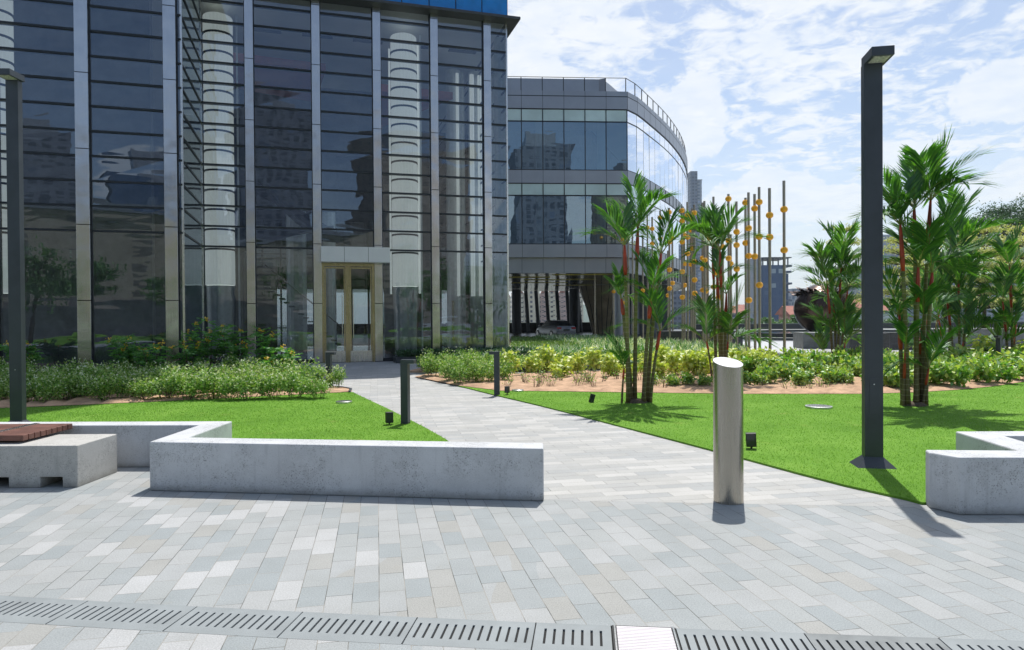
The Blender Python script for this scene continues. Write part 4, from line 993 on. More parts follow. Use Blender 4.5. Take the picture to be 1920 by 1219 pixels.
for (x0, y0) in ((UR, V1), (UR, 0), (UE, 0)): MB().box(x0 - 0.03, y0 - 0.03, 0, x0 + 0.03, y0 + 0.03, TOPZ).build('corner_post', M['steel_plain'], tw)
bay(0.05, 15.9, UE, along='v', m=M['glass_side'])
# door
dz = TZ[0]; ua, ub = PR[1] + 0.145, PR[2] - 0.145
U = lambda px: plane_u(px, -0.1)
MB().box(plane_u(601, -0.5), -0.62, 3.64, plane_u(730, -0.5), -0.165, 4.19).build('door_canopy', M['canopy'], tw, bevel=0.004)
for px in (645, 690): q = plane_u(px, -0.62); MB().box(q - 0.006, -0.6225, 3.65, q + 0.006, -0.6205, 4.185).build('canopy_joint', M['black'], tw)
fr_ = MB(); xl, xm0, xm1, xr = U(607), U(646), U(655), U(696)
fr_.box(ua + 0.0, -0.12, 0, xl, 0.1, 3.64); fr_.box(xm0, -0.12, 0, xm1, 0.1, 3.64); fr_.box(xr, -0.12, 0, ub, 0.1, 3.64); fr_.box(xl, -0.11, 3.52, xm0, 0.1, 3.64); fr_.box(xm1, -0.11, 3.52, xr, 0.1, 3.64)
fr_.build('door_frame', M['brass'], tw)
for a, b in ((xl, xm0), (xm1, xr)):
    d_ = MB().box(a + 0.01, -0.03, 0.02, b - 0.01, 0.01, 0.42).build('door', M['steel_plain'], tw)
    MB().add([(a + 0.05, -0.012, 0.43), (b - 0.05, -0.012, 0.43), (b - 0.05, -0.012, 3.44), (a + 0.05, -0.012, 3.44)], [(0, 1, 2, 3)]).build('glass', M['glass_side'], d_)
    q = MB(); q.box(a + 0.01, -0.03, 0.421, a + 0.05, 0.01, 3.5); q.box(b - 0.05, -0.03, 0.421, b - 0.01, 0.01, 3.5); q.box(a + 0.051, -0.03, 3.44, b - 0.051, 0.01, 3.5); q.build('door_edge', M['brass'], d_)
    hx = b - 0.11 if a == xl else a + 0.11
    q = MB().tube([(hx, -0.10, 0.9), (hx, -0.10, 2.5)], 0.016, 8)
    for hz in (1.0, 2.4): q.tube([(hx, -0.10, hz), (hx, -0.03, hz)], 0.010, 6)
    q.build('handle', M['steel_plain'], d_)
q = MB().add([(ua, 0.0, 4.19), (ub, 0.0, 4.19), (ub, 0.0, 4.2), (ua, 0.0, 4.2)], [(0, 1, 2, 3)])
# interior
VB = 16.0
MB().prism([(-22, V1 + 0.2), (UR - 0.05, V1 + 0.2), (UR - 0.05, 0.12), (UE - 0.05, 0.12), (UE - 0.05, VB), (-22, VB)], -0.005, 0.012).build('floor', M['floor_in'], tw)
MB().prism([(-22, V1 + 0.1), (UR - 0.1, V1 + 0.1), (UR - 0.1, 0.05), (UE - 0.06, 0.05), (UE - 0.06, VB), (-22, VB)], TOPZ + 0.01, TOPZ + 0.3).build('ceiling', M['ceil'], tw)
MB().box(-22, -0.4, 0.012, UR - 1.5, 0.0, TOPZ).build('stone_wall', M['dark_wall'], tw)
MB().box(-4.5, 9.5, 7.0, 0.0, 9.8, TOPZ).build('inner_wall', M['dark_wall'], tw)
MB().box(0.0, 9.5, 9.8, 3.2, 9.8, TOPZ).build('inner_wall', M['dark_wall'], tw)
MB().box(2.6, 12.2, 0.012, UE - 0.4, 12.5, 9.0).build('inner_wall', M['stone_in'], tw)
MB().box(-4.6, 12.2, 0.012, -3.0, 12.5, 3.9).build('inner_wall', M['stone_in'], tw)
bw = MB(); bw.box(-22, VB, 0, -5, VB + 0.3, TOPZ); bw.box(-5, VB, 3.4, UE - 0.1, VB + 0.3, 4.7); bw.box(-5, VB, 7.4, UE - 0.1, VB + 0.3, TOPZ)
for k in range(12): x = -5 + k * 1.0; bw.box(x, VB, 0, x + 0.10, VB + 0.3, 3.4); bw.box(x, VB, 4.7, x + 0.10, VB + 0.3, 7.4)
for z in (1.1, 5.4, 6.1, 6.8): bw.box(-5, VB + 0.1, z, UE - 0.1, VB + 0.16, z + 0.06)
bw.build('rear_wall', M['dark_wall'], tw)
def fluted(u, v, r, z0, z1, name='column', drums=True, mt='flute', nfl=26):
    f = MB(); prof = []
    if drums:
        zs = [z0] + [z for z in TZ if z0 < z < z1 - 0.2] + [z1]
        for a, b in zip(zs[:-1], zs[1:]): prof += [(r * 0.985, a + 0.012), (r, a + 0.05), (r, b - 0.07), (r * 0.97, b - 0.035), (r * 0.80, b - 0.03), (r * 0.80, b + 0.005)]
    else: prof = [(r, z0), (r, z1)]
    n = nfl * 4; vs = []
    for rr, z in prof:
        for k in range(n): q = rr * (1 + 0.022 * math.cos(nfl * 2 * math.pi * k / n)); a = 2 * math.pi * k / n; vs.append((u + q * math.cos(a), v + q * math.sin(a), z))
    f.add(vs, [(i * n + k, i * n + (k + 1) % n, (i + 1) * n + (k + 1) % n, (i + 1) * n + k) for i in range(len(prof) - 1) for k in range(n)])
    c = f.build(name, M[mt], tw, smooth=True)
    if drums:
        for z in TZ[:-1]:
            if z0 < z < z1 - 0.3: MB().lathe(u, v, [(r * 0.9, z - 0.035), (r * 1.05, z - 0.03), (r * 1.05, z + 0.03), (r * 0.9, z + 0.035)], 40, cap=False).build('shadow_ring', M['frame'], c, smooth=True, angle=True)  # dark ring added in place of each fin's curved shadow on the column
    return c
uA = plane_u(759, 1.3); uB = plane_u(412, 1.3)
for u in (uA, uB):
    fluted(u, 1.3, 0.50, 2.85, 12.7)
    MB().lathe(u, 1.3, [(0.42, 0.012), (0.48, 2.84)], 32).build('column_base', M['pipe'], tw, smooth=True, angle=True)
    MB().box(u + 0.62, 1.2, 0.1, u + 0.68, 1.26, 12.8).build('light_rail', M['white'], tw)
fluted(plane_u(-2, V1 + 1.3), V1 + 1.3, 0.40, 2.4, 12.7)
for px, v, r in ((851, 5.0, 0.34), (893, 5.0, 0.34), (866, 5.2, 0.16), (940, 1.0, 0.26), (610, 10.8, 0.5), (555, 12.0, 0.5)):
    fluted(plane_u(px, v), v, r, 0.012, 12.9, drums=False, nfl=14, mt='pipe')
for px, v, r in ((859, 4.4, 0.07), (886, 4.4, 0.10), (899, 4.4, 0.05), (786, 1.6, 0.05), (943, 0.9, 0.12), (732, 2.4, 0.04)): fluted(plane_u(px, v), v, r, 2.6, 12.6, 'added_glow_tube', drums=False, nfl=6)  # thin glowing tubes added to lighten the interior behind the glass
for px, v in ((845, 5.0), (899, 5.0)): u = plane_u(px, v); MB().box(u - 0.05, v - 0.4, 0.6, u + 0.05, v - 0.34, 2.4).build('slim_post', M['brass'], tw)
MB().prism([(1.2, 2.5), (4.6, 2.8), (2.0, 8.0)], 10.9, 11.2).build('red_soffit', M['red'], tw)
MB().prism([(-4.4, 2.5), (-0.6, 2.8), (-1.0, 7.0), (-4.2, 6.0)], 11.6, 11.9).build('red_soffit', M['red'], tw)
for k in range(5):
    MB().box(-3.5 + k * 2.0, 3.0, TOPZ - 0.02, -2.3 + k * 2.0, 3.25, TOPZ + 0.005).build('ceiling_slot', M['trim'], tw)
MB().add([(-5, VB - 0.1, 0.05), (UE - 0.1, VB - 0.1, 0.05), (UE - 0.1, VB - 0.1, 7.4), (-5, VB - 0.1, 7.4)], [(0, 1, 2, 3)]).build('rear_glazing', glassmat('rear_glass', (0.40, 0.45, 0.48)), tw)
# curved ramp ribbons and a stair
def ribbon(pts_, w, h, name, m):
    f = MB(); L = [];
    for i, p in enumerate(pts_):
        p = Vector(p); t = (Vector(pts_[min(i + 1, len(pts_) - 1)]) - Vector(pts_[max(i - 1, 0)])).normalized(); nn = Vector((-t.y, t.x, 0)).normalized() * w / 2
        L += [p + nn, p - nn, p - nn + Vector((0, 0, h)), p + nn + Vector((0, 0, h))]
    fs = [(4 * i + j, 4 * i + (j + 1) % 4, 4 * i + 4 + (j + 1) % 4, 4 * i + 4 + j) for i in range(len(pts_) - 1) for j in range(4)]
    fs += [(0, 3, 2, 1), tuple(4 * (len(pts_) - 1) + j for j in range(4))]
    return f.add(L, fs).build(name, m, tw)
ribbon([(-5.0 + 4.6 * s, 4.5 + 2.0 * math.sin(math.pi * s), 8.0 - 3.1 * s ** 1.4) for s in [i / 12 for i in range(13)]], 1.3, 0.28, 'curved_ramp', M['trim'])
ribbon([(-5.0 + 4.3 * s, 6.5 - 2.2 * math.sin(math.pi * s * 0.8), 4.5 + 0.9 * s) for s in [i / 12 for i in range(13)]], 1.2, 0.25, 'curved_ramp', M['trim'])
stf = MB()
for k in range(16): stf.box(-3.2 + k * 0.2, 5.5, 3.0 - k * 0.17, -2.97 + k * 0.2, 7.0, 3.05 - k * 0.17)
stf.build('stair_treads', M['granite_lt'], tw)
MB().tube([(-3.2, 5.45, 4.0), (0.1, 5.45, 1.2)], 0.03, 6).build('stair_rail', M['steel_plain'], tw)
# cornice, blue panels, louvres, roof
MB().prism([(-22, V1 - 0.55), (UR + 0.55, V1 - 0.55), (UR + 0.55, -0.55), (UE + 0.42, -0.55), (UE + 0.42, VB), (UE - 0.04, VB), (UE - 0.04, 0.04), (UR - 0.04, 0.04), (UR - 0.04, V1 + 0.04), (-22, V1 + 0.04)], TOPZ + 0.001, TOPZ + 0.10).build('cornice', M['trim'], tw)
pw = 1.02; x = UE - 0.02; k = 0
while x - pw > UR + 0.3:
    p_ = MB().box(x - pw + 0.02, -0.28, TOPZ + 0.11, x - 0.02, -0.22, TOPZ + 0.90).build('blue_panel', M['blue'], tw, bevel=0.004); x -= pw
MB().box(UR + 0.2, -0.215, TOPZ + 0.105, UE, -0.1, TOPZ + 0.92).build('panel_frame', M['frame'], tw)
MB().box(UR + 0.2, -0.32, TOPZ + 0.925, UE + 0.02, -0.1, TOPZ + 1.02).build('panel_capping', M['trim'], tw)
lv = MB()
for k in range(9): lv.box(UR + 0.2, -0.25, TOPZ + 1.10 + k * 0.14, UE, -0.1, TOPZ + 1.14 + k * 0.14)
lv.build('louvre', M['trim'], tw)
MB().prism([(-22, V1), (UR, V1), (UR, 0.0), (UE - 0.05, 0.0), (UE - 0.05, VB), (-22, VB)], TOPZ + 0.31, 15.4).build('upper_wall', M['trim'], tw)
MB().box(3.0, 0.3, 15.41, UE - 0.1, VB, 19.2).build('upper_storey', M['cladding'], tw)
MB().box(-22, V1 + 0.3, 15.41, UR - 0.1, VB, 42.0).build('high_storeys', M['cladding'], tw)
MB().box(UR - 0.09, 0.3, 15.41, 2.99, VB, 42.0).build('high_storeys', M['cladding'], tw)
# planter along the base, right of the door
pl = empty('entrance_planter', (P0.x, P0.y, 0), FA, 'dark low planter of juniper along the tower base right of the door', 'planter')
u0, u1 = plane_u(737, -0.7), UE + 0.3
MB().prism([(u0, -1.3), (u0 + 1.5, -1.9), (u0 + 2.6, -2.2), (u1 + 0.4, -2.2), (u1 + 0.4, -0.3), (u0, -0.3)], -0.005, 0.22).build('kerb', M['granite'], pl)
poly = [W2(u0 + 0.1, -1.2), W2(u0 + 1.5, -1.8), W2(u0 + 2.7, -2.1), W2(u1 + 0.3, -2.1), W2(u1 + 0.3, -0.4), W2(u0 + 0.1, -0.4)]
stuff_leaves('juniper_cover', poly, 9000, 0.16, 0.035, M['juniper'], 'dark green juniper filling the planter at the tower base', z=0.18, hmax=0.22)

# ------------------------------------------------------------------ curved office block
ob = empty('curved_office_block', (0, 0, 0), 0, 'grey metal and glass office block with a curved side, raised over an underpass', 'building')
YC = 48.0; C0 = D(1176.5, 400, YC); zc = lambda y: D(1176.5, y, YC).z
fd = Vector((1, 0.062)).normalized()
NB = 9; bw_ = 1.485
Z = dict(p0=zc(172.5), p1=zc(205.5), a0=zc(206.5), a1=zc(228), b0=zc(230.5), b1=zc(319.5), s0=zc(320.5), s1=zc(344), c0=zc(345), c1=zc(366), d0=zc(368.5), d1=zc(457.5), e0=zc(458.5), e1=zc(482.5), f1=zc(511))
crv = [(C0.x, C0.y), (9.15, 49.3), (10.2, 51.2), (12.16, 54.9), (13.7, 58.1), (15.75, 63), (17.6, 68.5), (18.9, 74), (19.9, 80), (20.2, 87)]
crv = [Vector(p) for p in crv]
def resample(P, step):
    out = [P[0]]; acc = 0
    # catmull-rom through the points first
    Q = []
    for i in range(len(P) - 1):
        a, b, c, d = P[max(i - 1, 0)], P[i], P[i + 1], P[min(i + 2, len(P) - 1)]
        for k in range(12):
            s = k / 12; Q.append(0.5 * ((2 * b) + (c - a) * s + (2 * a - 5 * b + 4 * c - d) * s * s + (3 * b - a - 3 * c + d) * s ** 3))
    Q.append(P[-1])
    last = Q[0]
    for q in Q[1:]:
        while (q - last).length >= step: last = last + (q - last).normalized() * step; out.append(last)
    return out
CR = resample(crv, 1.45)
def fpt(k, dy=0.0): p = Vector((C0.x, C0.y)) - fd * bw_ * k; return p + Vector((fd.y, -fd.x)) * dy
line = [fpt(k) for k in range(NB, -1, -1)]
outline = line + CR[1:]
back_ = [Vector((20.2, 92 - 2)), Vector((-24, 90)), Vector((-24, fpt(NB).y))]
def ring(poly_front, off):   # outline moved inward by off
    out = []
    for i, p in enumerate(poly_front):
        t = (poly_front[min(i + 1, len(poly_front) - 1)] - poly_front[max(i - 1, 0)]).normalized(); out.append(p + Vector((-t.y, t.x)) * off)
    return out
inner = ring(outline, 0.35)
def band(z0, z1, off, name, m, th=0.3):
    a = ring(outline, off); b = ring(outline, off + th); n = len(a); f = MB()
    vs = [(p.x, p.y, z1) for p in a] + [(p.x, p.y, z0) for p in a] + [(p.x, p.y, z1) for p in b] + [(p.x, p.y, z0) for p in b]
    fs = []
    for i in range(n - 1): fs += [(n + i, n + i + 1, i + 1, i), (i, i + 1, 2 * n + i + 1, 2 * n + i), (3 * n + i, 3 * n + i + 1, n + i + 1, n + i)]
    f.add(vs, fs); return f.build(name, m, ob)
band(Z['p1'], Z['p0'], -0.08, 'parapet_band', M['cladding'])
band(Z['s1'], Z['s0'], -0.05, 'spandrel_band', M['cladding'])
band(Z['e1'], Z['e0'], -0.06, 'spandrel_band', M['cladding'])
band(Z['f1'], Z['e1'] - 0.03, 0.35, 'fascia_band', M['cladding'])
# joints of the cladding and window bars
def strips(name, z0, z1, off, w, m, idx=None):
    f = None
    for i, p in enumerate(outline):
        t = (outline[min(i + 1, len(outline) - 1)] - outline[max(i - 1, 0)]).normalized(); nn = Vector((t.y, -t.x)); a = p + nn * (off if i <= NB else off * 0.12 + (0.075 if name == 'panel_joint' and off > 0 else 0)); w = w if i <= NB else min(w, 0.035)
        q = [a - t * w / 2, a + t * w / 2, a + t * w / 2 - nn * 0.1, a - t * w / 2 - nn * 0.1]
        f = MB().prism([tuple(v) for v in q], z0, z1).build(name, m, ob)
    return f
for a, b, off in ((Z['p1'], Z['p0'], 0.084), (Z['s1'], Z['s0'], 0.054), (Z['e1'], Z['e0'], 0.064), (Z['f1'], Z['e1'] - 0.05, -0.345)): strips('panel_joint', a, b, off, 0.025, M['black'])
strips('mullion', Z['b1'], Z['a0'], 0.03, 0.06, M['frame']); strips('mullion', Z['d1'], Z['c0'], 0.03, 0.06, M['frame'])
for z in (Z['a1'] - 0.045, Z['c1'] - 0.045, Z['a0'] + 0.0, Z['b1'] - 0.0, Z['c0'], Z['d1'], (Z['p0'] + Z['p1']) / 2 + 0.25): band(z - 0.03, z + 0.03, -0.025 if z < Z['a0'] + 0.1 else -0.083, 'transom', M['frame'], 0.08)
M['clere'] = mat('spandrel_glass', (0.50, 0.66, 0.68), 0.10, 0, 0.10, 0.4)
M['blind'] = mat('pale_green_panel', (0.62, 0.76, 0.76), 0.6, 0, 0.15, 0.6)
for i in range(len(outline) - 1):
    a, b = outline[i], outline[i + 1]; front_ = i < NB; t = (b - a).normalized(); nn = Vector((-t.y, t.x))
    for (q0, q1, r0, r1) in ((Z['b1'], Z['b0'], Z['a1'], Z['a0']), (Z['d1'], Z['d0'], Z['c1'], Z['c0'])):
        rr = random.uniform(-0.012, 0.012)
        w = MB().add([(a.x, a.y, q0), (b.x, b.y, q0), (b.x + nn.x * rr, b.y + nn.y * rr, q1), (a.x, a.y, q1)], [(0, 1, 2, 3)]).build('window', M['glass_block'] if front_ else M['glass_curve'], ob)
        MB().add([(a.x, a.y, r0), (b.x, b.y, r0), (b.x, b.y, r1), (a.x, a.y, r1)], [(0, 1, 2, 3)]).build('upper_pane', M['clere'] if front_ else M['glass_curve'], w)
        if front_:
            c, d = a + nn * 0.25, b + nn * 0.25
            MB().add([(c.x, c.y, r0), (d.x, d.y, r0), (d.x, d.y, r1), (c.x, c.y, r1)], [(0, 1, 2, 3)]).build('blind', M['blind'], w)
# floors, interior core, roof
full = [tuple(p) for p in ring(outline, 0.6)] + [tuple(p) for p in back_]
full2 = [tuple(p) for p in ring(outline, 0.32)] + [tuple(p) for p in back_]
MB().prism(full2, Z['p1'] + 0.05, Z['p1'] + 0.5).build('roof', M['cladding_lt'], ob)
MB().prism(full2, Z['s1'] + 0.1, Z['s0'] - 0.1).build('floor_slab', M['ceil'], ob)
MB().prism(full2, Z['e1'] + 0.1, Z['e0'] - 0.1).build('floor_slab', M['ceil'], ob)
core = [tuple(p) for p in ring(outline, 5.5)] + [(14, 88), (-22, 88), (-22, fpt(NB).y + 6)]
MB().prism(core, Z['e0'], Z['p1']).build('core_wall', M['dark_wall'], ob)
for k in (1, 4, 7):
    p = fpt(k, -1.6); MB().lathe(p.x, p.y, [(0.35, Z['e0']), (0.35, Z['p1'])], 20).build('inner_column', M['ceil'], ob, smooth=True)
cm, t_, bs_ = mat_base('mirror_soffit'); bs_.inputs['Metallic'].default_value = 0.95; bs_.inputs['Base Color'].default_value = (0.62, 0.66, 0.62, 1); bs_.inputs['Roughness'].default_value = 0.10
bb = t_.node('ShaderNodeBump'); bb.inputs['Strength'].default_value = 0.5; bb.inputs['Distance'].default_value = 0.3; mp = t_.node('ShaderNodeMapping'); t_.link(objcoord(t_), mp.inputs[0]); mp.inputs['Scale'].default_value = (0.25, 1.0, 1)
t_.link(t_.noise(mp.outputs[0], 0.9, 2, 0.5), bb.inputs['Height']); t_.link(bb.outputs[0], bs_.inputs['Normal'])
sof = [tuple(p) for p in ring(outline, 0.5) if p.y < 79.3] + [(19.2, 80), (-24, 80), (-24, fpt(NB).y)]
MB().prism([p for p in sof if p[1] < 82], Z['f1'] + 0.02, Z['e1']).build('soffit', cm, ob)
yel = mat('yellow_reflection', (0.62, 0.55, 0.08), 0.5)
for k, (x0, x1, y) in enumerate(((-1, 3.0, 53), (1, 7, 56.5), (3, 8.5, 50.2), (0, 5, 61), (4, 8, 66))): MB().box(x0, y, Z['f1'] - 0.01, x1, y + 0.35, Z['f1'] + 0.018).build('reflection_strip', yel, ob)  # yellow strips painted in place of streaks reflected in the metal ceiling
def rcol(px, Y, r, lean=0.0, z0=0.0, name='column', m=None):
    p = D(px, 600, Y); zt = Z['f1']
    MB().tube([(p.x, Y, z0), (p.x - lean, Y, zt)], r, 20).build(name, m or M['cladding'], ob, smooth=True, angle=True)
rcol(1161, 49.6, 0.46); rcol(968.5, 74, 0.50, m=M['frame']); rcol(1077, 74, 0.55, m=M['frame']); rcol(1088, 77, 0.3, 0.4, m=M['frame'])
for px in (953, 991, 1010, 1029.5, 1049, 1068): rcol(px, 77.5, 0.21, 0.30, m=M['dark_metal'])
for px in (1190, 1232): rcol(px, 66, 0.45)
MB().box(-24, 78.4, 0, D(1260, 600, 78).x, 78.9, 1.12).build('low_wall', M['black'], ob)
p = D(1130, 600, 68)
MB().lathe(p.x, 68, [(1.0, 0), (1.25, 1.0), (1.65, 2.6), (2.15, 4.0), (2.35, Z['f1'])], 40).build('flared_core', mat('tan_panel', (0.36, 0.30, 0.20), 0.45, 0, 0.2, 1.0), ob, smooth=True, angle=True)
for k in range(-8, -2):
    a = k * 0.35; MB().tube([(p.x + 1.0 * math.cos(a), 68 + 1.0 * math.sin(a), 0), (p.x + 1.26 * math.cos(a), 68 + 1.26 * math.sin(a), 1.0), (p.x + 1.66 * math.cos(a), 68 + 1.66 * math.sin(a), 2.6), (p.x + 2.36 * math.cos(a), 68 + 2.36 * math.sin(a), Z['f1'])], 0.035, 6).build('core_rib', M['frame'], ob)
MB().box(p.x + 2.0, 66, 0, p.x + 6, 70, Z['f1']).build('core_box', M['dark_wall'], ob)
# penthouse and railing
pen = ring(outline, 2.6); pen = [p for p in pen[:-3]]
f = MB().prism([tuple(p) for p in pen] + [(10, 82), (-24, 82), (-24, pen[0].y)], Z['p0'] - 0.2, D(1150, 149.5, 50.6).z).build('penthouse', M['cladding'], ob)
RL = ring(outline, 0.12); zr = Z['p0']
q = MB()
for i in range(len(RL) - 1): q.tube([(RL[i].x, RL[i].y, zr + 1.0), (RL[i + 1].x, RL[i + 1].y, zr + 1.0)], 0.028, 5)
rl = q.build('railing', M['trim'], ob)
for p in RL: MB().box(p.x - 0.03, p.y - 0.03, zr, p.x + 0.03, p.y + 0.03, zr + 1.0).build('post', M['trim'], rl)

# ------------------------------------------------------------------ car in the underpass
def car():
    g = G(1040, 634); r = empty('parked_car', (g.x, g.y, 0), R(20), 'silver sedan seen from behind in the dark underpass', 'car')
    paint = mat('silver_paint', (0.20, 0.21, 0.23), 0.3, 0.5, 0.03)
    gl = mat('car_glass', (0.02, 0.025, 0.03), 0.08)
    S = [(-2.30, 0.70, 0.42, 0.78), (-2.22, 0.82, 0.30, 0.98), (-1.6, 0.89, 0.24, 1.02), (-0.6, 0.90, 0.22, 0.96), (0.6, 0.90, 0.22, 0.93), (1.5, 0.87, 0.24, 0.86), (2.15, 0.78, 0.28, 0.70), (2.32, 0.62, 0.38, 0.56)]
    f = MB(); vs = []
    for y, w, a, b in S: vs += [(-w * 0.86, y, a), (-w, y, a + 0.14), (-w, y, b - 0.22), (-w * 0.86, y, b), (w * 0.86, y, b), (w, y, b - 0.22), (w, y, a + 0.14), (w * 0.86, y, a)]
    fs = [(8 * i + j, 8 * i + (j + 1) % 8, 8 * i + 8 + (j + 1) % 8, 8 * i + 8 + j) for i in range(len(S) - 1) for j in range(8)] + [tuple(range(8))[::-1], tuple(range(56, 64))]
    b = f.add(vs, fs).build('body', paint, r, smooth=True, angle=True)
    T = [(-1.95, 0.74, 0.66, 0.99), (-1.15, 0.74, 0.57, 1.37), (-0.3, 0.76, 0.58, 1.44), (0.35, 0.76, 0.58, 1.40), (1.25, 0.74, 0.66, 0.92)]
    f = MB(); vs = []
    for y, w, wt, zt in T: vs += [(-w, y, 0.88), (-wt, y, zt), (wt, y, zt), (w, y, 0.88)]
    f.add(vs, [(4 * i + j, 4 * i + (j + 1) % 4, 4 * i + 4 + (j + 1) % 4, 4 * i + 4 + j) for i in range(4) for j in range(4)] + [(3, 2, 1, 0), (16, 17, 18, 19)]).build('windows', gl, r, smooth=True, angle=True)
    f = MB(); f.add([(-0.57, -1.2, 1.375), (0.57, -1.2, 1.375), (0.59, -0.3, 1.447), (0.59, 0.38, 1.405), (-0.59, 0.38, 1.405), (-0.59, -0.3, 1.447)], [(0, 1, 2, 5), (5, 2, 3, 4)]).build('roof', paint, r)
    for x in (-0.80, 0.80):
        for y in (-1.40, 1.42):
            w = MB().lathe(y, 0.33, [(0.33, x - 0.11), (0.33, x + 0.11)], 24, ax='x')
            # lathe on x: (x, y, z)
            w = w.build('wheel', M['black'], r, smooth=True, angle=True)
            MB().lathe(y, 0.33, [(0.2, x - 0.118), (0.2, x + 0.118)], 16, ax='x').build('rim', M['steel_plain'], w)
    for s in (-1, 1): MB().box(min(s * 0.42, s * 0.78), -2.31, 0.74, max(s * 0.42, s * 0.78), -2.14, 0.90).build('taillight', mat('red_lens', (0.40, 0.01, 0.01), 0.2), r, bevel=0.02)
    MB().box(-0.26, -2.325, 0.62, 0.26, -2.28, 0.74).build('number_plate', M['black'], r)
    MB().box(-0.80, -2.36, 0.34, 0.80, -2.20, 0.56).build('bumper', paint, r, bevel=0.04)
    for s in (-1, 1): MB().box(s * 0.98 - 0.08, 0.75, 0.92, s * 0.98 + 0.08, 0.9, 1.04).build('mirror', paint, r, bevel=0.02)
car()

# ------------------------------------------------------------------ trees
def tree(name, x, y, z0, h, cr, ch, n, leaf, mt, label, cat='tree', group=None, seed=0, trunk_r=0.12, layers=None, clumps=34):
    rng = np.random.default_rng(seed); r = empty(name, (x, y, z0), 0, label, cat, group)
    f = MB(); th = h - ch * 0.55; f.tube([(0, 0, -0.05), (0.05, 0.02, th * 0.5), (0, 0, th), (0.05, 0, h - ch * 0.15)], [trunk_r * 1.3, trunk_r, trunk_r * 0.7, trunk_r * 0.2], 8)
    C = []
    if layers:
        for li in range(layers):
            zl = h - ch + ch * (li + 0.4) / layers; rr = cr * (1.0 - 0.65 * (li / layers) ** 1.5)
            for k in range(max(4, int(7 * rr / cr * 1.3))):
                a = k * 2.4 + li * 1.1 + rng.normal(0, .25); q = rr * rng.uniform(0.45, 1.0); e = np.array([q * math.cos(a), q * math.sin(a), zl + 0.05 * q])
                f.tube([(0, 0, zl - 0.35), tuple(e * np.array([.5, .5, 1]) - np.array([0, 0, .15])), tuple(e)], [0.04, 0.03, 0.012], 5); C.append((e, rr * 0.36, 0.10 + 0.02 * ch))
                C.append((e * np.array([.5, .5, 1]) - np.array([0, 0, .1]), rr * 0.28, 0.10))
    else:
        for k in range(clumps):
            d = nrm(rng.normal(size=3)); q = rng.uniform(0.35, 1.0); e = np.array([d[0] * cr * q, d[1] * cr * q, h - ch * 0.5 + d[2] * ch * 0.5 * q])
            if k < 12: f.tube([(0, 0, th * rng.uniform(0.6, 1.0)), tuple((e + np.array([0, 0, th])) / 2), tuple(e)], [trunk_r * 0.5, trunk_r * 0.3, 0.02], 5)
            s_ = cr * rng.uniform(0.16, 0.34); C.append((e, s_, s_ * 0.75))
    f.build('trunk', M['bark'], r, smooth=True)
    per = n // len(C); Ps = []
    for e, s_, sz in C: Ps.append(e + rng.normal(0, 1, (per, 3)) * np.array([s_, s_, sz]) * 0.55)
    P = np.concatenate(Ps); V, Fq = leaves(P, nrm(rng.normal(size=P.shape) + np.array([0, 0, 0.2])), rng.uniform(0.7, 1.3, len(P)) * leaf, leaf * 0.5, rng)
    np_obj('crown', V, Fq, M[mt], r); return r
GT = 'pale yellow-leaved layered trees on the right'
for i, (px, Y, h, cr, ch, ly, l) in enumerate(((1690, 50, 7.6, 3.0, 5.4, 7, 'layered pale tree directly right of the lamp post'), (1772, 46, 7.2, 3.2, 5.3, 6, 'layered pale tree behind the tallest palms'), (1845, 44, 7.6, 3.4, 5.6, 7, 'layered pale tree with full tiers left of the rightmost palms'),
        (1925, 42, 7.3, 3.4, 5.4, 7, 'layered pale tree cut by the right edge'), (1735, 62, 8.3, 3.2, 5.6, 7, 'smaller layered pale tree further back behind the tall palms'), (1585, 58, 9.7, 2.6, 8.2, 7, 'tall thin layered tree rising behind the palm by the bronze sphere'),
        (1885, 60, 8.8, 3.6, 6.2, 7, 'layered pale tree in the back row near the right edge'))):
    p = D(px, 600, Y); tree('layered_tree', p.x, Y, 0, h, cr, ch, 9000, 0.17, 'tree_pale', l, group=GT, seed=200 + i, layers=ly, trunk_r=0.11)
for i, (px, Y, h, cr, ch, l) in enumerate(((1880, 72, 13.6, 4.2, 5.0, 'dark green tree rising over the pale trees at the right'), (1950, 70, 12.6, 4.6, 5.5, 'dark green tree cut by the right edge'), (1818, 78, 12.6, 2.2, 3.2, 'small dark treetop left of the large dark tree'))):
    p = D(px, 600, Y); tree('dark_tree', p.x, Y, 0, h, cr, ch, 9000, 0.24, 'tree_dark', l, group='dark trees at the right', seed=230 + i, trunk_r=0.16)
GC = 'small city trees beyond the parapet'
for i, px in enumerate((1225, 1300, 1322, 1345, 1358, 1372, 1395, 1440, 1456, 1470, 1488, 1497, 1600, 1640, 1668, 1700, 1750, 1800)):
    Y = 105 + (i * 37 % 23); p = D(px, 600, Y); hh_ = D(px, 588 + (i * 5 % 9), Y).z + 3
    tree('city_tree', p.x, Y, -3, hh_, 1.9, hh_ * 0.75, 1700, 0.38, 'tree_mid', 'small round-headed tree behind the parapet' , group=GC, seed=300 + i, clumps=14)

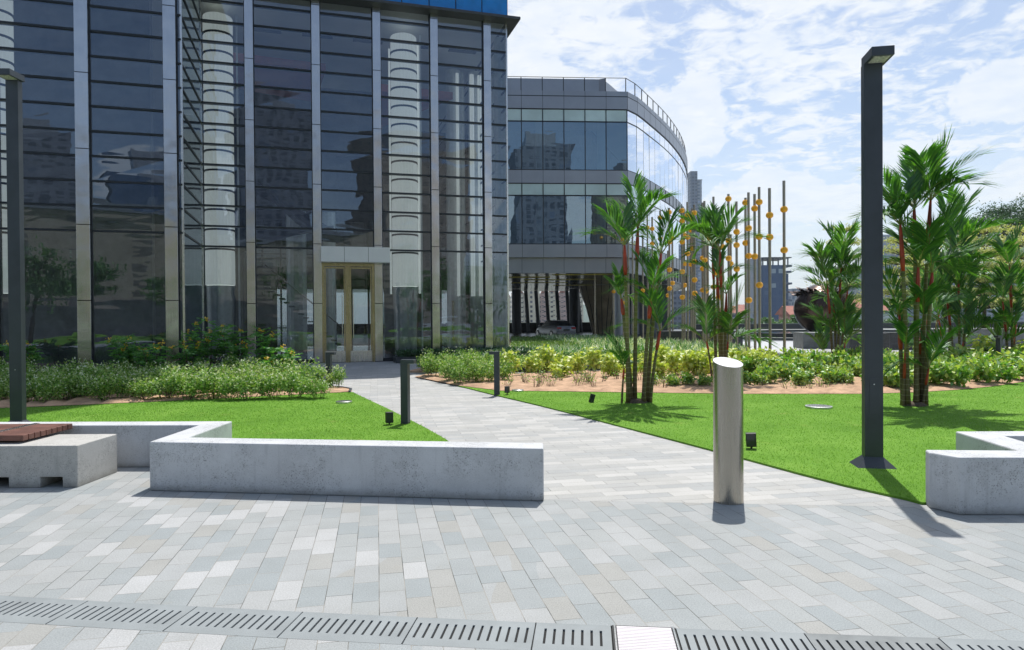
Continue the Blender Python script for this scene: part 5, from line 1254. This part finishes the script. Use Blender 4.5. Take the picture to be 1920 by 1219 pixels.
# ------------------------------------------------------------------ the city
def facade(name, c1, c2, sx, sz, fill=0.55, c3=None, w0=0.5):
    m, t, bs = mat_base(name); oc = objcoord(t); s = t.node('ShaderNodeSeparateXYZ'); t.link(oc, s.inputs[0])
    ge = t.node('ShaderNodeNewGeometry'); sn = t.node('ShaderNodeSeparateXYZ'); t.link(ge.outputs['Normal'], sn.inputs[0])
    hx = t.math('ADD', s.outputs[0], s.outputs[1])
    fx = t.math('FRACT', t.math('DIVIDE', hx, sx)); fz = t.math('FRACT', t.math('DIVIDE', s.outputs[2], sz))
    w = t.math('MULTIPLY', t.math('GREATER_THAN', fx, 1 - w0), t.math('GREATER_THAN', fz, 1 - fill))
    w = t.math('MULTIPLY', w, t.math('LESS_THAN', sn.outputs[2], 0.5))
    n = t.noise(oc, 0.25, 3, 0.6)
    base = t.ramp(n, [(0.3, c1), (0.7, tuple(x * 0.85 for x in c1))]); cell = t.node('ShaderNodeTexWhiteNoise'); cell.noise_dimensions = '2D'
    cv = t.node('ShaderNodeCombineXYZ'); t.link(t.math('FLOOR', t.math('DIVIDE', hx, sx)), cv.inputs[0]); t.link(t.math('FLOOR', t.math('DIVIDE', s.outputs[2], sz)), cv.inputs[1]); t.link(cv.outputs[0], cell.inputs[0])
    win = t.ramp(cell.outputs[0], [(0.0, c2), (0.8, c2), (1.0, c3 or tuple(min(1, x * 2.5) for x in c2))])
    t.link(t.mix(w, base, win), bs.inputs['Base Color']); bs.inputs['Roughness'].default_value = 0.6
    return m
GB = -14.0
def blk(name, px0, px1, ytop, Y, depth, m, label, roof=None, extra=None, cat='building', rz=0.0):
    a = D(px0, 600, Y).x; b = D(px1, 600, Y).x; zt = D((px0 + px1) / 2, ytop, Y).z - GB
    r = empty(name, ((a + b) / 2, Y, GB), rz, label, cat); hw = (b - a) / 2
    MB().box(-hw, 0, 0, hw, depth, zt).build('walls', m, r)
    if roof == 'gable':
        MB().add([(-hw - 1, -1, zt), (hw + 1, -1, zt), (hw + 1, depth + 1, zt), (-hw - 1, depth + 1, zt), (-hw - 1, depth / 2, zt + depth * 0.28), (hw + 1, depth / 2, zt + depth * 0.28)], [(0, 1, 5, 4), (2, 3, 4, 5), (0, 4, 3), (1, 2, 5), (3, 2, 1, 0)]).build('roof', M['roof_red'], r)
    elif roof == 'flat':
        MB().box(-hw - 0.5, -0.5, zt + 0.01, hw + 0.5, depth + 0.5, zt + 0.8).build('roof', extra or M['cladding_lt'], r)
    return r, hw, zt
M['roof_red'] = mat('red_roof', (0.36, 0.13, 0.09), 0.8, 0, 0.2, 0.4)
fa_beige = facade('beige_apartment', (0.80, 0.72, 0.55), (0.08, 0.08, 0.09), 3.4, 3.0, 0.5, w0=0.42)
fa_pink = facade('pink_apartment', (0.72, 0.52, 0.46), (0.10, 0.09, 0.10), 3.2, 3.0, 0.5, w0=0.45)
fa_white = facade('white_office', (0.60, 0.62, 0.64), (0.08, 0.11, 0.16), 4.0, 3.4, 0.42, w0=0.8)
fa_blue = facade('blue_tower', (0.060, 0.115, 0.22), (0.045, 0.095, 0.20), 3.5, 3.6, 0.6, (0.40, 0.48, 0.52), w0=0.6)
fa_dark = facade('dark_tower', (0.16, 0.19, 0.25), (0.05, 0.07, 0.11), 3.0, 3.2, 0.5, w0=0.6)
fa_pale = facade('pale_tower', (0.38, 0.42, 0.48), (0.16, 0.20, 0.27), 4.0, 3.4, 0.5, w0=0.7)
# apartments seen through the underpass
for i, (p0, p1, yt, m, w) in enumerate(((944, 958, 556, fa_beige, 'leftmost beige'), (959, 984, 549, fa_beige, 'second beige'), (985, 1012, 544, fa_beige, 'broad cream'), (1013, 1027, 550, fa_pink, 'narrow pink'), (1028, 1046, 547, fa_beige, 'cream'), (1047, 1066, 549, fa_pink, 'pinkish'), (1067, 1094, 548, fa_beige, 'rightmost cream'))):
    Y = 430.0; r, hw, zt = blk('apartment_block', p0, p1, yt, Y + i % 2 * 2, 16, m, '%s apartment block with gabled roof line seen through the underpass columns' % w)
    MB().add([(-hw * .8, -1.5, zt), (hw * .8, -1.5, zt), (0, -1.5, zt + 4.5), (-hw * .8, 8, zt), (hw * .8, 8, zt), (0, 8, zt + 4.5)], [(0, 1, 2), (3, 5, 4), (1, 4, 5, 2), (0, 2, 5, 3)]).build('roof', M['roof_red'], r)
    for k in range(7):
        for s in (-0.5, 0.5): MB().box(s * hw - 1.3, -1.2, zt - 3 - k * 3.0, s * hw + 1.3, -0.01, zt - 2.2 - k * 3.0).build('balcony', m, r)
r, hw, zt = blk('skyscraper', 1296, 1309, 321, 700, 12, fa_dark, 'dark slender skyscraper behind the curved block'); 
r, hw, zt = blk('skyscraper', 1309.5, 1317, 338, 705, 14, fa_pale, 'paler slender tower right beside the dark skyscraper', 'flat')
blk('office_slab', 1215, 1262, 556, 420, 14, fa_white, 'white office slab with dark window rows behind the ball poles', 'flat')
blk('office_slab', 1262.5, 1310, 545, 430, 16, fa_dark, 'blue-grey office slab behind the middle ball poles')
blk('office_slab', 1195, 1232, 540, 460, 16, fa_pale, 'pale office slab partly behind the curved block')
blk('office_slab', 1310.5, 1330, 566, 440, 16, fa_white, 'low white office block right of the middle poles', 'flat')
# dark blue tower with stacked terraces and an open frame on top
r = empty('blue_office_tower', (D(1455, 600, 340).x, 340, GB), 0, 'dark blue office tower with stepped terraces and an open roof frame', 'building')
X = lambda px: (px - 1455) / F * 340
zz = lambda y: D(1455, y, 340).z - GB
MB().box(X(1430), 0, 0, X(1472), 18, zz(497)).build('walls', fa_blue, r)
MB().box(X(1421), 1, 0, X(1429.9), 16, zz(482)).build('stair_tower', mat('tower_concrete', (0.30, 0.33, 0.38), 0.8), r)
for k, (y, xr) in enumerate(((497, 1484), (508, 1483), (530, 1484), (546, 1480), (562, 1484), (573, 1479))): MB().box(X(1471.9), -1.0, zz(y) - 1.0, X(xr), 16, zz(y)).build('terrace', fa_dark, r); 
MB().box(X(1472.1), 1, 0, X(1480), 15, zz(509) - 1.1).build('wing', fa_blue, r)
MB().box(X(1430), -0.5, zz(484), X(1484), 18.5, zz(482.3)).build('roof_frame', M['dark_metal'], r)
for px in (1431, 1440, 1450, 1460, 1470, 1478): MB().box(X(px) - .25, 0, zz(497), X(px) + .25, 0.6, zz(484)).build('frame_post', M['dark_metal'], r)
blk('office_slab', 1486, 1520, 541, 380, 20, fa_pale, 'pale grey office slab right of the blue tower')
blk('office_slab', 1520.5, 1560, 552, 390, 20, fa_dark, 'blue-grey slab behind the bronze sphere')
blk('apartment_slab', 1585, 1640, 505, 520, 20, fa_pale, 'pale blue high-rise slab left of the lamp post')
blk('apartment_slab', 1640.5, 1700, 440, 620, 24, fa_pale, 'pale blue high-rise behind the lamp post and tall palms')
blk('apartment_slab', 1701, 1745, 470, 560, 24, fa_dark, 'greyish high-rise behind the tallest palms')
blk('apartment_slab', 1760, 1830, 500, 600, 24, fa_pale, 'wide pale high-rise behind the layered trees')
blk('apartment_slab', 1850, 1935, 520, 580, 24, fa_pale, 'pale high-rise at the right edge behind the trees')
blk('house', 1484, 1500, 590, 210, 10, mat('red_wall', (0.45, 0.20, 0.18), 0.8), 'low reddish house left of the bronze sphere', 'gable')
blk('warehouse', 1590, 1660, 583, 190, 14, mat('pale_wall', (0.55, 0.57, 0.58), 0.8), 'long low white building behind the palm by the sphere', 'gable')
blk('warehouse', 1585, 1690, 598, 120, 8, M['white'], 'white flat-roofed shelter behind the granite planter', 'flat', M['white'])
for i, (p0, p1, yt, Y) in enumerate(((1318, 1334, 584, 330), (1335, 1352, 588, 300), (1353, 1372, 583, 360), (1373, 1390, 587, 310), (1391, 1412, 582, 380), (1413, 1424, 586, 330), (1500, 1530, 590, 260))):
    blk('low_building', p0, p1, yt, Y, 12, [fa_white, mat('orange_roof_wall', (0.5, 0.42, 0.36), 0.8), fa_pale][i % 3], ['leftmost low white building on the horizon between the poles', 'low buff building with a red roof between the poles', 'low pale building under the hill', 'small buff house with red roof under the hill', 'low white building below the hill beside the blue tower', 'narrow low building touching the blue tower', 'low white house seen under the bronze sphere'][i], 'gable' if i % 3 != 2 else 'flat')
# hills
f = MB(); n = 120; vs = []
for k in range(n + 1):
    px = 700 + 1500 * k / n; hh_ = 22 + 16 * math.sin(px * 0.011 + 1) + 9 * math.sin(px * 0.037) + 3 * math.sin(px * 0.11); p = D(px, 600, 1900); zt = max(-10, (hh_ * 0.85) / F * 1900)
    vs += [(p.x, 1900, GB), (p.x, 2000, zt), (p.x, 2400, GB)]
f.add(vs, [(3 * k, 3 * k + 3, 3 * k + 4, 3 * k + 1) for k in range(n)] + [(3 * k + 1, 3 * k + 4, 3 * k + 5, 3 * k + 2) for k in range(n)])
structure(f.build('hills', mat('hill', (0.07, 0.12, 0.06), 0.95, 0, 0.3, 0.002), smooth=True))

# ------------------------------------------------------------------ behind the camera: what the glass mirrors
fa_stone = facade('stone_clad', (0.34, 0.30, 0.25), (0.13, 0.12, 0.11), 5.3, 1.25, 0.4, (0.42, 0.38, 0.33), w0=0.35)
r = empty('stone_clad_building', (-6, -34, 0), 0, 'long grey-brown stone-clad building mirrored in the lower tower glass', 'building')
MB().box(-48, -14, 0, 30, 0, 11.5).build('walls', fa_stone, r); MB().box(-48.3, -14.3, 11.51, 30.3, 0.4, 12.2).build('roof_slab', M['cladding'], r); MB().box(-48, 0.01, 0, 30, 1.5, 3.2).build('arcade', M['dark_wall'], r)
for x, y, w, h, m, l in ((-62, -150, 26, 62, fa_dark, 'dark high-rise mirrored in the tower glass by the second pillar'), (-20, -170, 18, 48, fa_dark, 'slim dark high-rise mirrored above the door bay'), (8, -160, 26, 40, fa_blue, 'blue-green office block mirrored left of the door'), (40, -180, 22, 70, fa_dark, 'dark high-rise mirrored in the curved block'), (-110, -180, 30, 50, fa_pale, 'pale high-rise mirrored at the far left'), (62, -120, 26, 45, fa_stone, 'brown block mirrored in the office block windows')):
    r = empty('mirrored_high_rise', (x, y, GB), 0, l, 'building'); MB().box(-w / 2, -10, 0, w / 2, 10, h + 14).build('walls', m, r); MB().box(-w / 4, -5, h + 14.01, w / 4, 5, h + 19).build('plant_room', M['cladding'], r)
for i, (x, y, h) in enumerate(((-46, -15, 8), (-40, -13, 7.6), (-35, -15, 8), (-31, -12, 7.2), (-22, -13, 7.5), (-15, -12, 6.8), (-26, -20, 8), (-19, -22, 7), (-12, -19, 7.5), (-5, -22, 6.5), (3, -20, 7.5), (11, -22, 7), (20, -20, 8), (28, -24, 8))):
    tree('street_tree', x, y, 0, h, 2.6, h * 0.6, 2600, 0.30, 'tree_mid', 'broad green street tree mirrored in the lower glass', group='street trees mirrored in the glass', seed=400 + i, clumps=22)
structure(MB().prism([(-60, -31), (40, -31), (40, -12), (-60, -12)], 0.0, 0.05).build('verge', M['lawn']))

# ------------------------------------------------------------------ haze over the city
hm = bpy.data.materials.new('haze'); hm.use_nodes = True; t = NT(hm.node_tree); t.n.clear(); out = t.node('ShaderNodeOutputMaterial')
pv = t.node('ShaderNodeVolumePrincipled'); pv.inputs['Color'].default_value = (0.72, 0.86, 1.0, 1); pv.inputs['Density'].default_value = 0.0002; pv.inputs['Anisotropy'].default_value = 0.2
t.link(pv.outputs[0], out.inputs['Volume'])
tag(MB().box(-1610, -390, -15.2, 2210, 2510, 160).build('haze', hm), 'thin pale haze hanging over the whole city', 'haze', kind='stuff')
